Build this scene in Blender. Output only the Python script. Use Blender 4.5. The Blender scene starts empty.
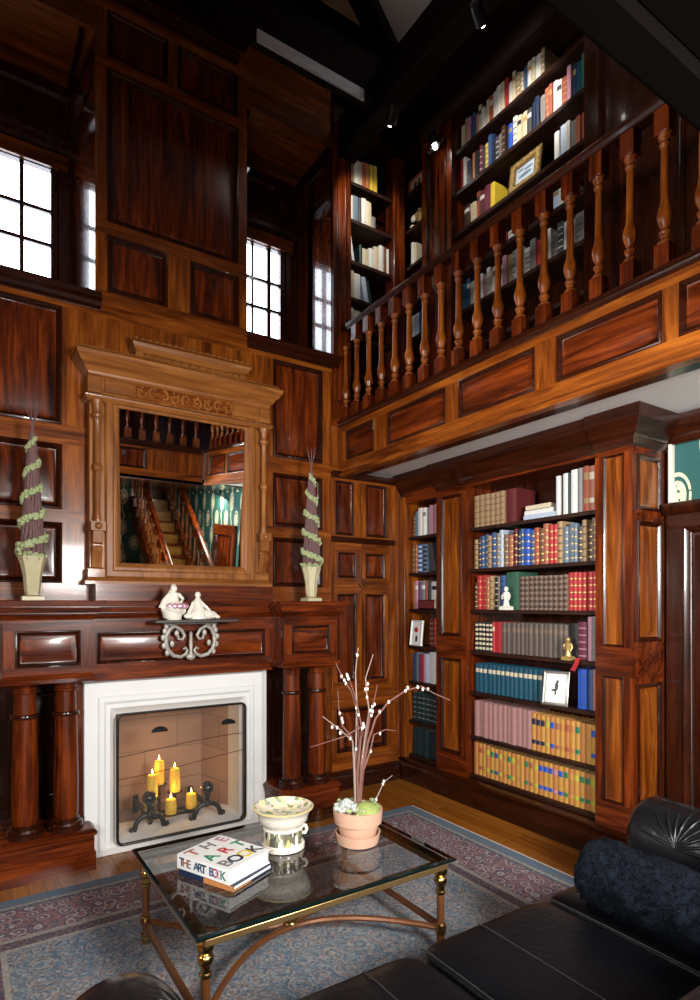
import bpy, math, random
from mathutils import Vector, Matrix
random.seed(7)
R = math.radians
COL = bpy.context.scene.collection
SC = bpy.context.scene
ORG = {}

# ------------------------------------------------------------------ materials
def new_mat(name):
    m = bpy.data.materials.new(name); m.use_nodes = True
    nt = m.node_tree; nt.nodes.clear()
    out = nt.nodes.new('ShaderNodeOutputMaterial')
    return m, nt, out
def N(nt, t, **kw):
    n = nt.nodes.new(t)
    for k, v in kw.items():
        if k in n.inputs: n.inputs[k].default_value = v
        else: setattr(n, k, v)
    return n
def c4(c): return (c[0], c[1], c[2], 1.0)
def srgb(r, g, b):
    f = lambda v: (v/255/12.92) if v/255 <= .04045 else ((v/255+.055)/1.055)**2.4
    return (f(r), f(g), f(b))
def simple(name, col, rough=.5, metal=0., spec=.5, coat=0., noise=0., nscale=20., bump=0., bscale=60., sheen=0., sss=0.):
    m, nt, out = new_mat(name)
    p = N(nt, 'ShaderNodeBsdfPrincipled'); L = nt.links
    p.inputs['Base Color'].default_value = c4(col); p.inputs['Roughness'].default_value = rough
    p.inputs['Metallic'].default_value = metal; p.inputs['Specular IOR Level'].default_value = spec
    p.inputs['Coat Weight'].default_value = coat; p.inputs['Coat Roughness'].default_value = .08
    if sheen: p.inputs['Sheen Weight'].default_value = sheen
    if sss:
        p.inputs['Subsurface Weight'].default_value = sss; p.inputs['Subsurface Radius'].default_value = (.03, .012, .004)
    if noise or bump:
        tc = N(nt, 'ShaderNodeTexCoord')
    if noise:
        n = N(nt, 'ShaderNodeTexNoise', Scale=nscale, Detail=5.); L.new(tc.outputs['Object'], n.inputs['Vector'])
        mx = N(nt, 'ShaderNodeMix', data_type='RGBA')
        mx.inputs['A'].default_value = c4([v*(1-noise) for v in col]); mx.inputs['B'].default_value = c4([min(1, v*(1+noise)) for v in col])
        L.new(n.outputs['Fac'], mx.inputs['Factor']); L.new(mx.outputs['Result'], p.inputs['Base Color'])
    if bump:
        n2 = N(nt, 'ShaderNodeTexNoise', Scale=bscale, Detail=4.); L.new(tc.outputs['Object'], n2.inputs['Vector'])
        b = N(nt, 'ShaderNodeBump', Strength=bump, Distance=.01); L.new(n2.outputs['Fac'], b.inputs['Height']); L.new(b.outputs['Normal'], p.inputs['Normal'])
    L.new(p.outputs[0], out.inputs[0])
    return m
def wood(name, axis, dark, mid, light, rough=.28, coat=.16, scale=1.):
    m, nt, out = new_mat(name); L = nt.links
    tc = N(nt, 'ShaderNodeTexCoord'); oi = N(nt, 'ShaderNodeObjectInfo')
    ad = N(nt, 'ShaderNodeVectorMath', operation='ADD'); sc = N(nt, 'ShaderNodeVectorMath', operation='SCALE')
    sc.inputs[0].default_value = (7.3, 3.1, 5.7); L.new(oi.outputs['Random'], sc.inputs['Scale'])
    L.new(tc.outputs['Object'], ad.inputs[0]); L.new(sc.outputs[0], ad.inputs[1])
    mp = N(nt, 'ShaderNodeMapping')
    s = [13*scale]*3; s['xyz'.index(axis)] = 1.1*scale
    mp.inputs['Scale'].default_value = s; L.new(ad.outputs[0], mp.inputs['Vector'])
    n1 = N(nt, 'ShaderNodeTexNoise', Scale=1.3, Detail=7., Roughness=.62, Distortion=.8); L.new(mp.outputs[0], n1.inputs['Vector'])
    mp2 = N(nt, 'ShaderNodeMapping'); s2 = [120*scale]*3; s2['xyz'.index(axis)] = 5*scale
    mp2.inputs['Scale'].default_value = s2; L.new(ad.outputs[0], mp2.inputs['Vector'])
    n2 = N(nt, 'ShaderNodeTexNoise', Scale=1., Detail=3.); L.new(mp2.outputs[0], n2.inputs['Vector'])
    ma = N(nt, 'ShaderNodeMath', operation='MULTIPLY_ADD'); ma.inputs[1].default_value = .28; L.new(n2.outputs['Fac'], ma.inputs[0]); 
    sub = N(nt, 'ShaderNodeMath', operation='SUBTRACT'); sub.inputs[1].default_value = .14; L.new(n1.outputs['Fac'], sub.inputs[0]); L.new(sub.outputs[0], ma.inputs[2])
    cr = N(nt, 'ShaderNodeValToRGB'); e = cr.color_ramp.elements
    e[0].position = .3; e[0].color = c4(dark); e[1].position = .72; e[1].color = c4(light)
    k = e.new(.5); k.color = c4(mid)
    L.new(ma.outputs[0], cr.inputs[0])
    p = N(nt, 'ShaderNodeBsdfPrincipled'); L.new(cr.outputs[0], p.inputs['Base Color'])
    p.inputs['Roughness'].default_value = rough; p.inputs['Coat Weight'].default_value = coat; p.inputs['Coat Roughness'].default_value = .07; p.inputs['Specular IOR Level'].default_value = .28
    b = N(nt, 'ShaderNodeBump', Strength=.06, Distance=.004); L.new(n1.outputs['Fac'], b.inputs['Height']); L.new(b.outputs[0], p.inputs['Normal']); L.new(b.outputs[0], p.inputs['Coat Normal'])
    L.new(p.outputs[0], out.inputs[0])
    return m
M = {}
ST = ((.048, .0085, .0013), (.175, .040, .0042), (.36, .102, .0105))     # orange mahogany (stiles and rails)
FD = ((.016, .0024, .0008), (.088, .0135, .0021), (.23, .042, .0055))  # redder mahogany (panel fields)
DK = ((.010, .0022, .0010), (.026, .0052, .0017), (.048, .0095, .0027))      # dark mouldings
OK = ((.13, .040, .008), (.25, .084, .017), (.38, .145, .032))         # golden oak of the mirror
for ax in 'xyz':
    M['st_'+ax] = wood('mahogany_orange_'+ax, ax, *ST)
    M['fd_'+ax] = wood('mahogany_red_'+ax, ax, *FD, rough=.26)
    M['dk_'+ax] = wood('mahogany_dark_'+ax, ax, *DK, rough=.25, coat=.35)
    M['ok_'+ax] = wood('oak_'+ax, ax, *OK, rough=.36, coat=.15)
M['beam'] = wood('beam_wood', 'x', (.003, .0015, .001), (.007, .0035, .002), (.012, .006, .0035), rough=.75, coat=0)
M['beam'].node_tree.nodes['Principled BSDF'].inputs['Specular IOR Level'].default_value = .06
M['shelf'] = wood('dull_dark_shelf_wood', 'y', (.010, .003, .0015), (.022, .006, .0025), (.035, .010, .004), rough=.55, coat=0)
M['varnish'] = wood('mirror_varnished_mahogany', 'z', *FD, rough=.2, coat=.75)
M['varnish'].node_tree.nodes['Principled BSDF'].inputs['Coat Roughness'].default_value = .03
M['varnish'].node_tree.links.remove(M['varnish'].node_tree.nodes['Principled BSDF'].inputs['Coat Normal'].links[0])
M['lit_strip'] = wood('painted_lit_strip', 'x', (.38, .40, .43), (.48, .50, .53), (.55, .57, .60), rough=.5, coat=0)
M['shade_black'] = simple('painted_shade_wood', (.002, .0014, .001), .9, spec=.02)  # shade under the rear gallery edge, put into the wood colour
M['tread'] = wood('tread_wood', 'x', (.20, .085, .015), (.32, .15, .03), (.45, .23, .05), rough=.3)
M['plaster'] = simple('plaster', (.76, .76, .76), .85, noise=.04, nscale=6)
M['stone'] = simple('white_limestone', (.78, .78, .77), .6, noise=.05, nscale=5, bump=.05, bscale=90)
M['iron'] = simple('black_iron', (.012, .012, .013), .38, .6, bump=.15, bscale=80)
M['dkmetal'] = simple('dark_frame_metal', (.03, .03, .03), .4, .8)
M['pewter'] = simple('grey_scrolled_iron', (.42, .39, .35), .5, .4, noise=.4, nscale=50, bump=.2, bscale=120)
M['brass'] = simple('brass', (.55, .36, .12), .22, 1., noise=.15, nscale=30)
M['copper'] = simple('copper_brown_rod', (.16, .058, .020), .34, .35, noise=.3, nscale=25)
M['chrome'] = simple('lamp_metal', (.7, .7, .7), .3, 1.)
M['wax'] = simple('yellow_wax', (.95, .58, .05), .45, sss=.6)
M['porcelain'] = simple('cream_porcelain', (.82, .78, .68), .2, coat=.4, noise=.06, nscale=30)
M['pink'] = simple('pink_porcelain', (.55, .30, .38), .25, coat=.3, noise=.5, nscale=60)
M['urn'] = simple('cream_ceramic_urn', (.56, .50, .31), .4, noise=.22, nscale=18, bump=.1)
M['cone'] = simple('purple_brown_twigs', (.16, .085, .085), .8, noise=.55, nscale=70, bump=.8, bscale=90)
M['leaf'] = simple('pale_green_moss', (.38, .44, .22), .8, noise=.5, nscale=80, bump=.6, bscale=90)
M['leaf2'] = simple('grey_succulent', (.52, .56, .52), .6, noise=.3, nscale=50)
M['moss'] = simple('lime_moss', (.30, .37, .10), .8, noise=.4, nscale=60, bump=.6, bscale=90)
M['terra'] = simple('terracotta', (.60, .36, .25), .7, noise=.12, nscale=12, bump=.05)
M['bark'] = simple('red_brown_bark', (.20, .085, .065), .6, noise=.4, nscale=40)
M['trunkbark'] = simple('grey_brown_bark', (.33, .24, .20), .7, noise=.4, nscale=60)
M['catkin'] = simple('white_catkin', (.82, .80, .74), .8, bump=.3, bscale=200)
M['leather'] = simple('black_leather', (.0035, .004, .0055), .34, spec=.2, noise=.3, nscale=5, bump=.25, bscale=35)
M['leather_arm'] = simple('glossy_black_leather', (.006, .0065, .008), .27, spec=.45, noise=.3, nscale=5, bump=.2, bscale=30)
M['piping'] = simple('leather_piping', (.03, .03, .03), .4)
M['white'] = simple('white_paper', (.82, .82, .80), .5)
M['pages'] = simple('book_pages', (.70, .64, .52), .8, noise=.1, nscale=90)
M['gilt'] = simple('gilt', (.52, .36, .13), .35, .5)
M['silver'] = simple('silver', (.62, .61, .56), .3, .9)
M['cream'] = simple('cream_paint', (.75, .72, .65), .5)
M['black'] = simple('matte_black', (.008, .008, .008), .7)
# fur
def fur_mat():
    m, nt, out = new_mat('navy_black_fur'); L = nt.links
    tc = N(nt, 'ShaderNodeTexCoord'); n = N(nt, 'ShaderNodeTexNoise', Scale=45., Detail=6., Roughness=.7); L.new(tc.outputs['Object'], n.inputs['Vector'])
    cr = N(nt, 'ShaderNodeValToRGB'); e = cr.color_ramp.elements
    e[0].position = .35; e[0].color = (.002, .003, .005, 1); e[1].position = .75; e[1].color = (.013, .019, .034, 1)
    p = N(nt, 'ShaderNodeBsdfPrincipled', Roughness=1.); p.inputs['Specular IOR Level'].default_value = .12; p.inputs['Sheen Weight'].default_value = .0; p.inputs['Sheen Tint'].default_value = (.3, .45, .7, 1)
    b = N(nt, 'ShaderNodeBump', Strength=1., Distance=.02)
    L.new(n.outputs['Fac'], cr.inputs[0]); L.new(cr.outputs[0], p.inputs['Base Color']); L.new(n.outputs['Fac'], b.inputs['Height']); L.new(b.outputs[0], p.inputs['Normal'])
    L.new(p.outputs[0], out.inputs[0]); return m
M['fur'] = fur_mat()
def clear_mat(name, tint, ior=1.45, extra=None):
    m, nt, out = new_mat(name); L = nt.links
    t = N(nt, 'ShaderNodeBsdfTransparent'); t.inputs[0].default_value = c4(tint)
    g = N(nt, 'ShaderNodeBsdfGlossy'); g.inputs['Roughness'].default_value = .01; g.inputs['Color'].default_value = (1, 1, 1, 1)
    f = N(nt, 'ShaderNodeFresnel', IOR=ior); mx = N(nt, 'ShaderNodeMixShader')
    L.new(f.outputs[0], mx.inputs[0]); L.new(t.outputs[0], mx.inputs[1]); L.new(g.outputs[0], mx.inputs[2]); L.new(mx.outputs[0], out.inputs[0])
    return m
M['glass'] = clear_mat('window_glass', (.97, .98, 1.))
M['tabletop'] = clear_mat('table_glass', (.86, .92, .90), 1.62)
M['glassedge'] = simple('green_glass_edge', (.004, .010, .009), .06, coat=.4)
def mirror_mat():
    m, nt, out = new_mat('mirror_silvering'); g = N(nt, 'ShaderNodeBsdfGlossy'); g.inputs['Roughness'].default_value = .0; g.inputs['Color'].default_value = (.9, .9, .9, 1)
    nt.links.new(g.outputs[0], out.inputs[0]); return m
M['mirror'] = mirror_mat()
def screen_mat():
    m, nt, out = new_mat('fine_wire_mesh'); L = nt.links
    t = N(nt, 'ShaderNodeBsdfTransparent'); p = N(nt, 'ShaderNodeBsdfPrincipled', Roughness=.5, Metallic=.3); p.inputs['Base Color'].default_value = (.12, .11, .10, 1)
    mx = N(nt, 'ShaderNodeMixShader'); mx.inputs[0].default_value = .27
    L.new(t.outputs[0], mx.inputs[1]); L.new(p.outputs[0], mx.inputs[2]); L.new(mx.outputs[0], out.inputs[0]); return m
M['screen'] = screen_mat()
def emit_mat(name, col, s):
    m, nt, out = new_mat(name); e = N(nt, 'ShaderNodeEmission', Strength=s); e.inputs[0].default_value = c4(col); nt.links.new(e.outputs[0], out.inputs[0]); return m
M['flame'] = emit_mat('candle_flame', (1., .62, .18), 14)
M['bulb'] = emit_mat('lamp_bulb', (1., .95, .85), 18)
def floor_mat():
    m, nt, out = new_mat('honey_oak_planks'); L = nt.links
    tc = N(nt, 'ShaderNodeTexCoord')
    mp = N(nt, 'ShaderNodeMapping'); mp.inputs['Rotation'].default_value = (0, 0, R(90)); L.new(tc.outputs['Object'], mp.inputs['Vector'])
    br = N(nt, 'ShaderNodeTexBrick', Scale=1.); br.inputs['Brick Width'].default_value = 1.1; br.inputs['Row Height'].default_value = .075; br.inputs['Mortar Size'].default_value = .0012
    br.inputs['Color1'].default_value = (.35, .125, .016, 1); br.inputs['Color2'].default_value = (.25, .080, .010, 1); br.inputs['Mortar'].default_value = (.05, .02, .006, 1); br.offset = .37
    L.new(mp.outputs[0], br.inputs['Vector'])
    mp2 = N(nt, 'ShaderNodeMapping'); mp2.inputs['Scale'].default_value = (25, 1.5, 1); L.new(tc.outputs['Object'], mp2.inputs['Vector'])
    n = N(nt, 'ShaderNodeTexNoise', Scale=2., Detail=6.); L.new(mp2.outputs[0], n.inputs['Vector'])
    mx = N(nt, 'ShaderNodeMix', data_type='RGBA', blend_type='OVERLAY'); mx.inputs['Factor'].default_value = .55
    L.new(br.outputs['Color'], mx.inputs['A']); L.new(n.outputs['Fac'], mx.inputs['B'])
    p = N(nt, 'ShaderNodeBsdfPrincipled', Roughness=.24); p.inputs['Specular IOR Level'].default_value = .25; p.inputs['Coat Weight'].default_value = .1; p.inputs['Coat Roughness'].default_value = .06; L.new(mx.outputs['Result'], p.inputs['Base Color']); L.new(p.outputs[0], out.inputs[0]); return m
M['floor'] = floor_mat()
def brick_mat():
    m, nt, out = new_mat('tan_firebrick'); L = nt.links
    tc = N(nt, 'ShaderNodeTexCoord'); sx = N(nt, 'ShaderNodeSeparateXYZ'); cm = N(nt, 'ShaderNodeCombineXYZ')
    L.new(tc.outputs['Object'], sx.inputs[0]); ad = N(nt, 'ShaderNodeMath', operation='ADD'); L.new(sx.outputs[0], ad.inputs[0]); L.new(sx.outputs[1], ad.inputs[1])
    L.new(ad.outputs[0], cm.inputs[0]); L.new(sx.outputs[2], cm.inputs[1])
    br = N(nt, 'ShaderNodeTexBrick', Scale=1.); br.inputs['Brick Width'].default_value = .46; br.inputs['Row Height'].default_value = .23; br.inputs['Mortar Size'].default_value = .003
    br.inputs['Color1'].default_value = (.40, .235, .14, 1); br.inputs['Color2'].default_value = (.35, .20, .12, 1); br.inputs['Mortar'].default_value = (.2, .13, .09, 1)
    L.new(cm.outputs[0], br.inputs['Vector'])
    p = N(nt, 'ShaderNodeBsdfPrincipled', Roughness=.9); L.new(br.outputs['Color'], p.inputs['Base Color']); L.new(p.outputs[0], out.inputs[0]); return m
M['brick'] = brick_mat()
def damask_mat():
    m, nt, out = new_mat('green_damask_wallpaper'); L = nt.links
    tc = N(nt, 'ShaderNodeTexCoord'); sx = N(nt, 'ShaderNodeSeparateXYZ'); L.new(tc.outputs['Object'], sx.inputs[0])
    def mth(op, a, b=None):
        n = N(nt, 'ShaderNodeMath', operation=op)
        for i, v in enumerate((a, b)):
            if v is None: continue
            if isinstance(v, (int, float)): n.inputs[i].default_value = v
            else: L.new(v, n.inputs[i])
        return n.outputs[0]
    u = mth('ADD', sx.outputs[0], sx.outputs[1]); v = sx.outputs[2]
    # oval medallions on an offset lattice with stems
    def cell(ou, ov):
        fu = mth('SUBTRACT', mth('FRACT', mth('MULTIPLY', mth('ADD', u, ou), 1/.42)), .5)
        fv = mth('SUBTRACT', mth('FRACT', mth('MULTIPLY', mth('ADD', v, ov), 1/.56)), .5)
        a = mth('MULTIPLY', fu, 1.5); b = mth('MULTIPLY', fv, 1.2)
        return mth('SQRT', mth('ADD', mth('MULTIPLY', a, a), mth('MULTIPLY', b, b))), fu
    d1, fu1 = cell(.02, .10); d2, fu2 = cell(.23, .38)
    d = mth('MINIMUM', d1, d2)
    disc = mth('LESS_THAN', d, .19)
    ring = mth('LESS_THAN', mth('ABSOLUTE', mth('SUBTRACT', d, .27)), .025)
    wv = mth('SINE', mth('MULTIPLY', v, 22.0)); 
    stem = mth('LESS_THAN', mth('ABSOLUTE', mth('SUBTRACT', fu1, mth('MULTIPLY', wv, .05))), .03)
    ns = N(nt, 'ShaderNodeTexNoise', Scale=40.); L.new(tc.outputs['Object'], ns.inputs['Vector'])
    tot = mth('MAXIMUM', mth('MAXIMUM', disc, ring), stem)
    tot = mth('MULTIPLY', tot, mth('GREATER_THAN', ns.outputs['Fac'], .40))
    mx = N(nt, 'ShaderNodeMix', data_type='RGBA'); mx.inputs['A'].default_value = (.012, .085, .080, 1); mx.inputs['B'].default_value = (.62, .62, .42, 1)
    L.new(tot, mx.inputs['Factor'])
    p = N(nt, 'ShaderNodeBsdfPrincipled', Roughness=.7); L.new(mx.outputs['Result'], p.inputs['Base Color']); L.new(p.outputs[0], out.inputs[0]); return m
M['damask'] = damask_mat()
def rug_mat(hx, hy):
    m, nt, out = new_mat('persian_rug_wool'); L = nt.links
    tc = N(nt, 'ShaderNodeTexCoord'); sx = N(nt, 'ShaderNodeSeparateXYZ'); L.new(tc.outputs['Object'], sx.inputs[0])
    def mth(op, a, b=None):
        n = N(nt, 'ShaderNodeMath', operation=op)
        for i, v in enumerate((a, b)):
            if v is None: continue
            if isinstance(v, (int, float)): n.inputs[i].default_value = v
            else: L.new(v, n.inputs[i])
        return n.outputs[0]
    dx = mth('SUBTRACT', hx, mth('ABSOLUTE', sx.outputs[0])); dy = mth('SUBTRACT', hy, mth('ABSOLUTE', sx.outputs[1]))
    d = mth('MINIMUM', dx, dy)
    def ramp(inp, stops, interp='CONSTANT'):
        cr = N(nt, 'ShaderNodeValToRGB'); cr.color_ramp.interpolation = interp; e = cr.color_ramp.elements
        e[0].position = stops[0][0]; e[0].color = c4(stops[0][1]); e[1].position = stops[1][0]; e[1].color = c4(stops[1][1])
        for p_, c_ in stops[2:]:
            k = e.new(p_); k.color = c4(c_)
        L.new(inp, cr.inputs[0]); return cr.outputs[0]
    def mix(f, a, b, bt='MIX'):
        n = N(nt, 'ShaderNodeMix', data_type='RGBA', blend_type=bt)
        for s, v in (('Factor', f), ('A', a), ('B', b)):
            if isinstance(v, (int, float)): n.inputs[s].default_value = v
            elif isinstance(v, tuple): n.inputs[s].default_value = c4(v)
            else: L.new(v, n.inputs[s])
        return n.outputs['Result']
    wob = N(nt, 'ShaderNodeTexNoise', Scale=7., Detail=2.); L.new(tc.outputs['Object'], wob.inputs['Vector'])
    base = ramp(d, [(0, (.10, .14, .19)), (.075, (.32, .29, .25)), (.10, (.07, .09, .13)), (.125, (.10, .03, .04)), (.40, (.31, .28, .25)), (.43, (.09, .045, .06)), (.49, (.34, .31, .27)), (.515, (.13, .19, .25))])
    # motifs
    wv = N(nt, 'ShaderNodeVectorMath', operation='MULTIPLY_ADD'); wv.inputs[1].default_value = (.05, .05, .05); L.new(wob.outputs['Color'], wv.inputs[0]); L.new(tc.outputs['Object'], wv.inputs[2])
    def voro(sc, rnd_):
        v = N(nt, 'ShaderNodeTexVoronoi', Scale=sc); v.inputs['Randomness'].default_value = rnd_; L.new(wv.outputs[0], v.inputs['Vector']); return v
    vo = voro(15., .75); vo2 = voro(75., 1.); vo5 = voro(8.5, .35); vo4 = voro(105., 1.)
    petals = ramp(vo.outputs['Distance'], [(0, (0.567, 0.486, 0.405)), (.14, (0.081, 0.081, 0.135)), (.26, (0.297, 0.101, 0.108)), (.38, (0.486, 0.459, 0.446)), (.46, (0.135, 0.081, 0.115)), (.62, (0.270, 0.115, 0.121))])
    cs = N(nt, 'ShaderNodeSeparateColor'); L.new(vo2.outputs['Color'], cs.inputs[0])
    bits = ramp(cs.outputs[0], [(0, (0.084, 0.144, 0.240)), (.22, (0.408, 0.396, 0.360)), (.42, (0.192, 0.264, 0.324)), (.58, (0.300, 0.120, 0.102)), (.70, (0.504, 0.480, 0.432)), (.86, (0.060, 0.072, 0.120))])
    cs4 = N(nt, 'ShaderNodeSeparateColor'); L.new(vo4.outputs['Color'], cs4.inputs[0])
    bits2 = ramp(cs4.outputs[0], [(0, (0.120, 0.204, 0.300)), (.3, (0.480, 0.468, 0.432)), (.5, (0.240, 0.264, 0.264)), (.68, (0.336, 0.192, 0.144)), (.82, (0.084, 0.108, 0.168))])
    inb = mth('MULTIPLY', mth('GREATER_THAN', d, .125), mth('LESS_THAN', d, .40))
    inf = mth('GREATER_THAN', d, .515)
    n5 = N(nt, 'ShaderNodeTexNoise', Scale=1.5, Detail=4.); L.new(tc.outputs['Object'], n5.inputs['Vector'])
    tone = ramp(n5.outputs['Fac'], [(.36, (.06, .15, .26)), (.49, (.17, .19, .19)), (.63, (.26, .13, .085))], 'LINEAR')
    field = mix(.5, tone, bits)
    fl5 = ramp(vo5.outputs['Distance'], [(0, (.30, .14, .10)), (.10, (.42, .40, .34)), (.17, (.06, .09, .14)), (.27, (.25, .30, .32)), (.36, (.20, .09, .07)), (.43, (.40, .38, .32)), (.47, (.07, .12, .18)), (.60, (.12, .18, .22))])
    field = mix(.42, field, fl5)
    c = mix(mth('MULTIPLY', inb, .85), base, petals)
    c = mix(inf, c, field)
    c = mix(.26, c, bits2)
    c = mix(mth('MULTIPLY', mth('LESS_THAN', d, .07), .8), c, (.13, .18, .24))
    fl = N(nt, 'ShaderNodeTexNoise', Scale=160., Detail=2.); L.new(tc.outputs['Object'], fl.inputs['Vector'])
    c = mix(.35, c, fl.outputs['Fac'], 'OVERLAY')
    p = N(nt, 'ShaderNodeBsdfPrincipled', Roughness=.95); p.inputs['Specular IOR Level'].default_value = .1
    b = N(nt, 'ShaderNodeBump', Strength=.4, Distance=.004); L.new(fl.outputs['Fac'], b.inputs['Height']); L.new(b.outputs[0], p.inputs['Normal'])
    L.new(c, p.inputs['Base Color']); L.new(p.outputs[0], out.inputs[0]); return m
def bowl_mat(name, inside):
    m, nt, out = new_mat(name); L = nt.links
    tc = N(nt, 'ShaderNodeTexCoord')
    mp = N(nt, 'ShaderNodeMapping'); mp.inputs['Scale'].default_value = (1, 1, .45 if not inside else 1); L.new(tc.outputs['Object'], mp.inputs[0])
    vo = N(nt, 'ShaderNodeTexVoronoi', Scale=52. if inside else 60.); L.new(mp.outputs[0], vo.inputs['Vector'])
    cr = N(nt, 'ShaderNodeValToRGB'); cr.color_ramp.interpolation = 'CONSTANT'; e = cr.color_ramp.elements
    st = [(0, (.80, .74, .52)), (.35, (.78, .66, .36)), (.48, (.30, .32, .14)), (.6, (.82, .76, .62)), (.72, (.30, .42, .32)), (.86, (.74, .58, .48))] if inside else \
         [(0, (.80, .77, .70)), (.28, (.16, .16, .10)), (.46, (.80, .74, .58)), (.6, (.09, .09, .08)), (.74, (.58, .48, .22)), (.86, (.34, .36, .22))]
    e[0].position = 0; e[0].color = c4(st[0][1]); e[1].position = st[1][0]; e[1].color = c4(st[1][1])
    for p_, c_ in st[2:]:
        k = e.new(p_); k.color = c4(c_)
    sp = N(nt, 'ShaderNodeSeparateColor'); L.new(vo.outputs['Color'], sp.inputs[0]); L.new(sp.outputs[0], cr.inputs[0])
    p = N(nt, 'ShaderNodeBsdfPrincipled', Roughness=.15); L.new(cr.outputs[0], p.inputs['Base Color']); L.new(p.outputs[0], out.inputs[0]); return m
M['bowl_in'] = bowl_mat('painted_fruit_glaze', True); M['bowl_out'] = bowl_mat('painted_figure_glaze', False)
M['glaze'] = simple('cream_glaze', (.80, .76, .66), .15, coat=.3)
M['glaze_rim'] = simple('yellow_rim_glaze', (.72, .60, .30), .2, noise=.2, nscale=30)

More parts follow.
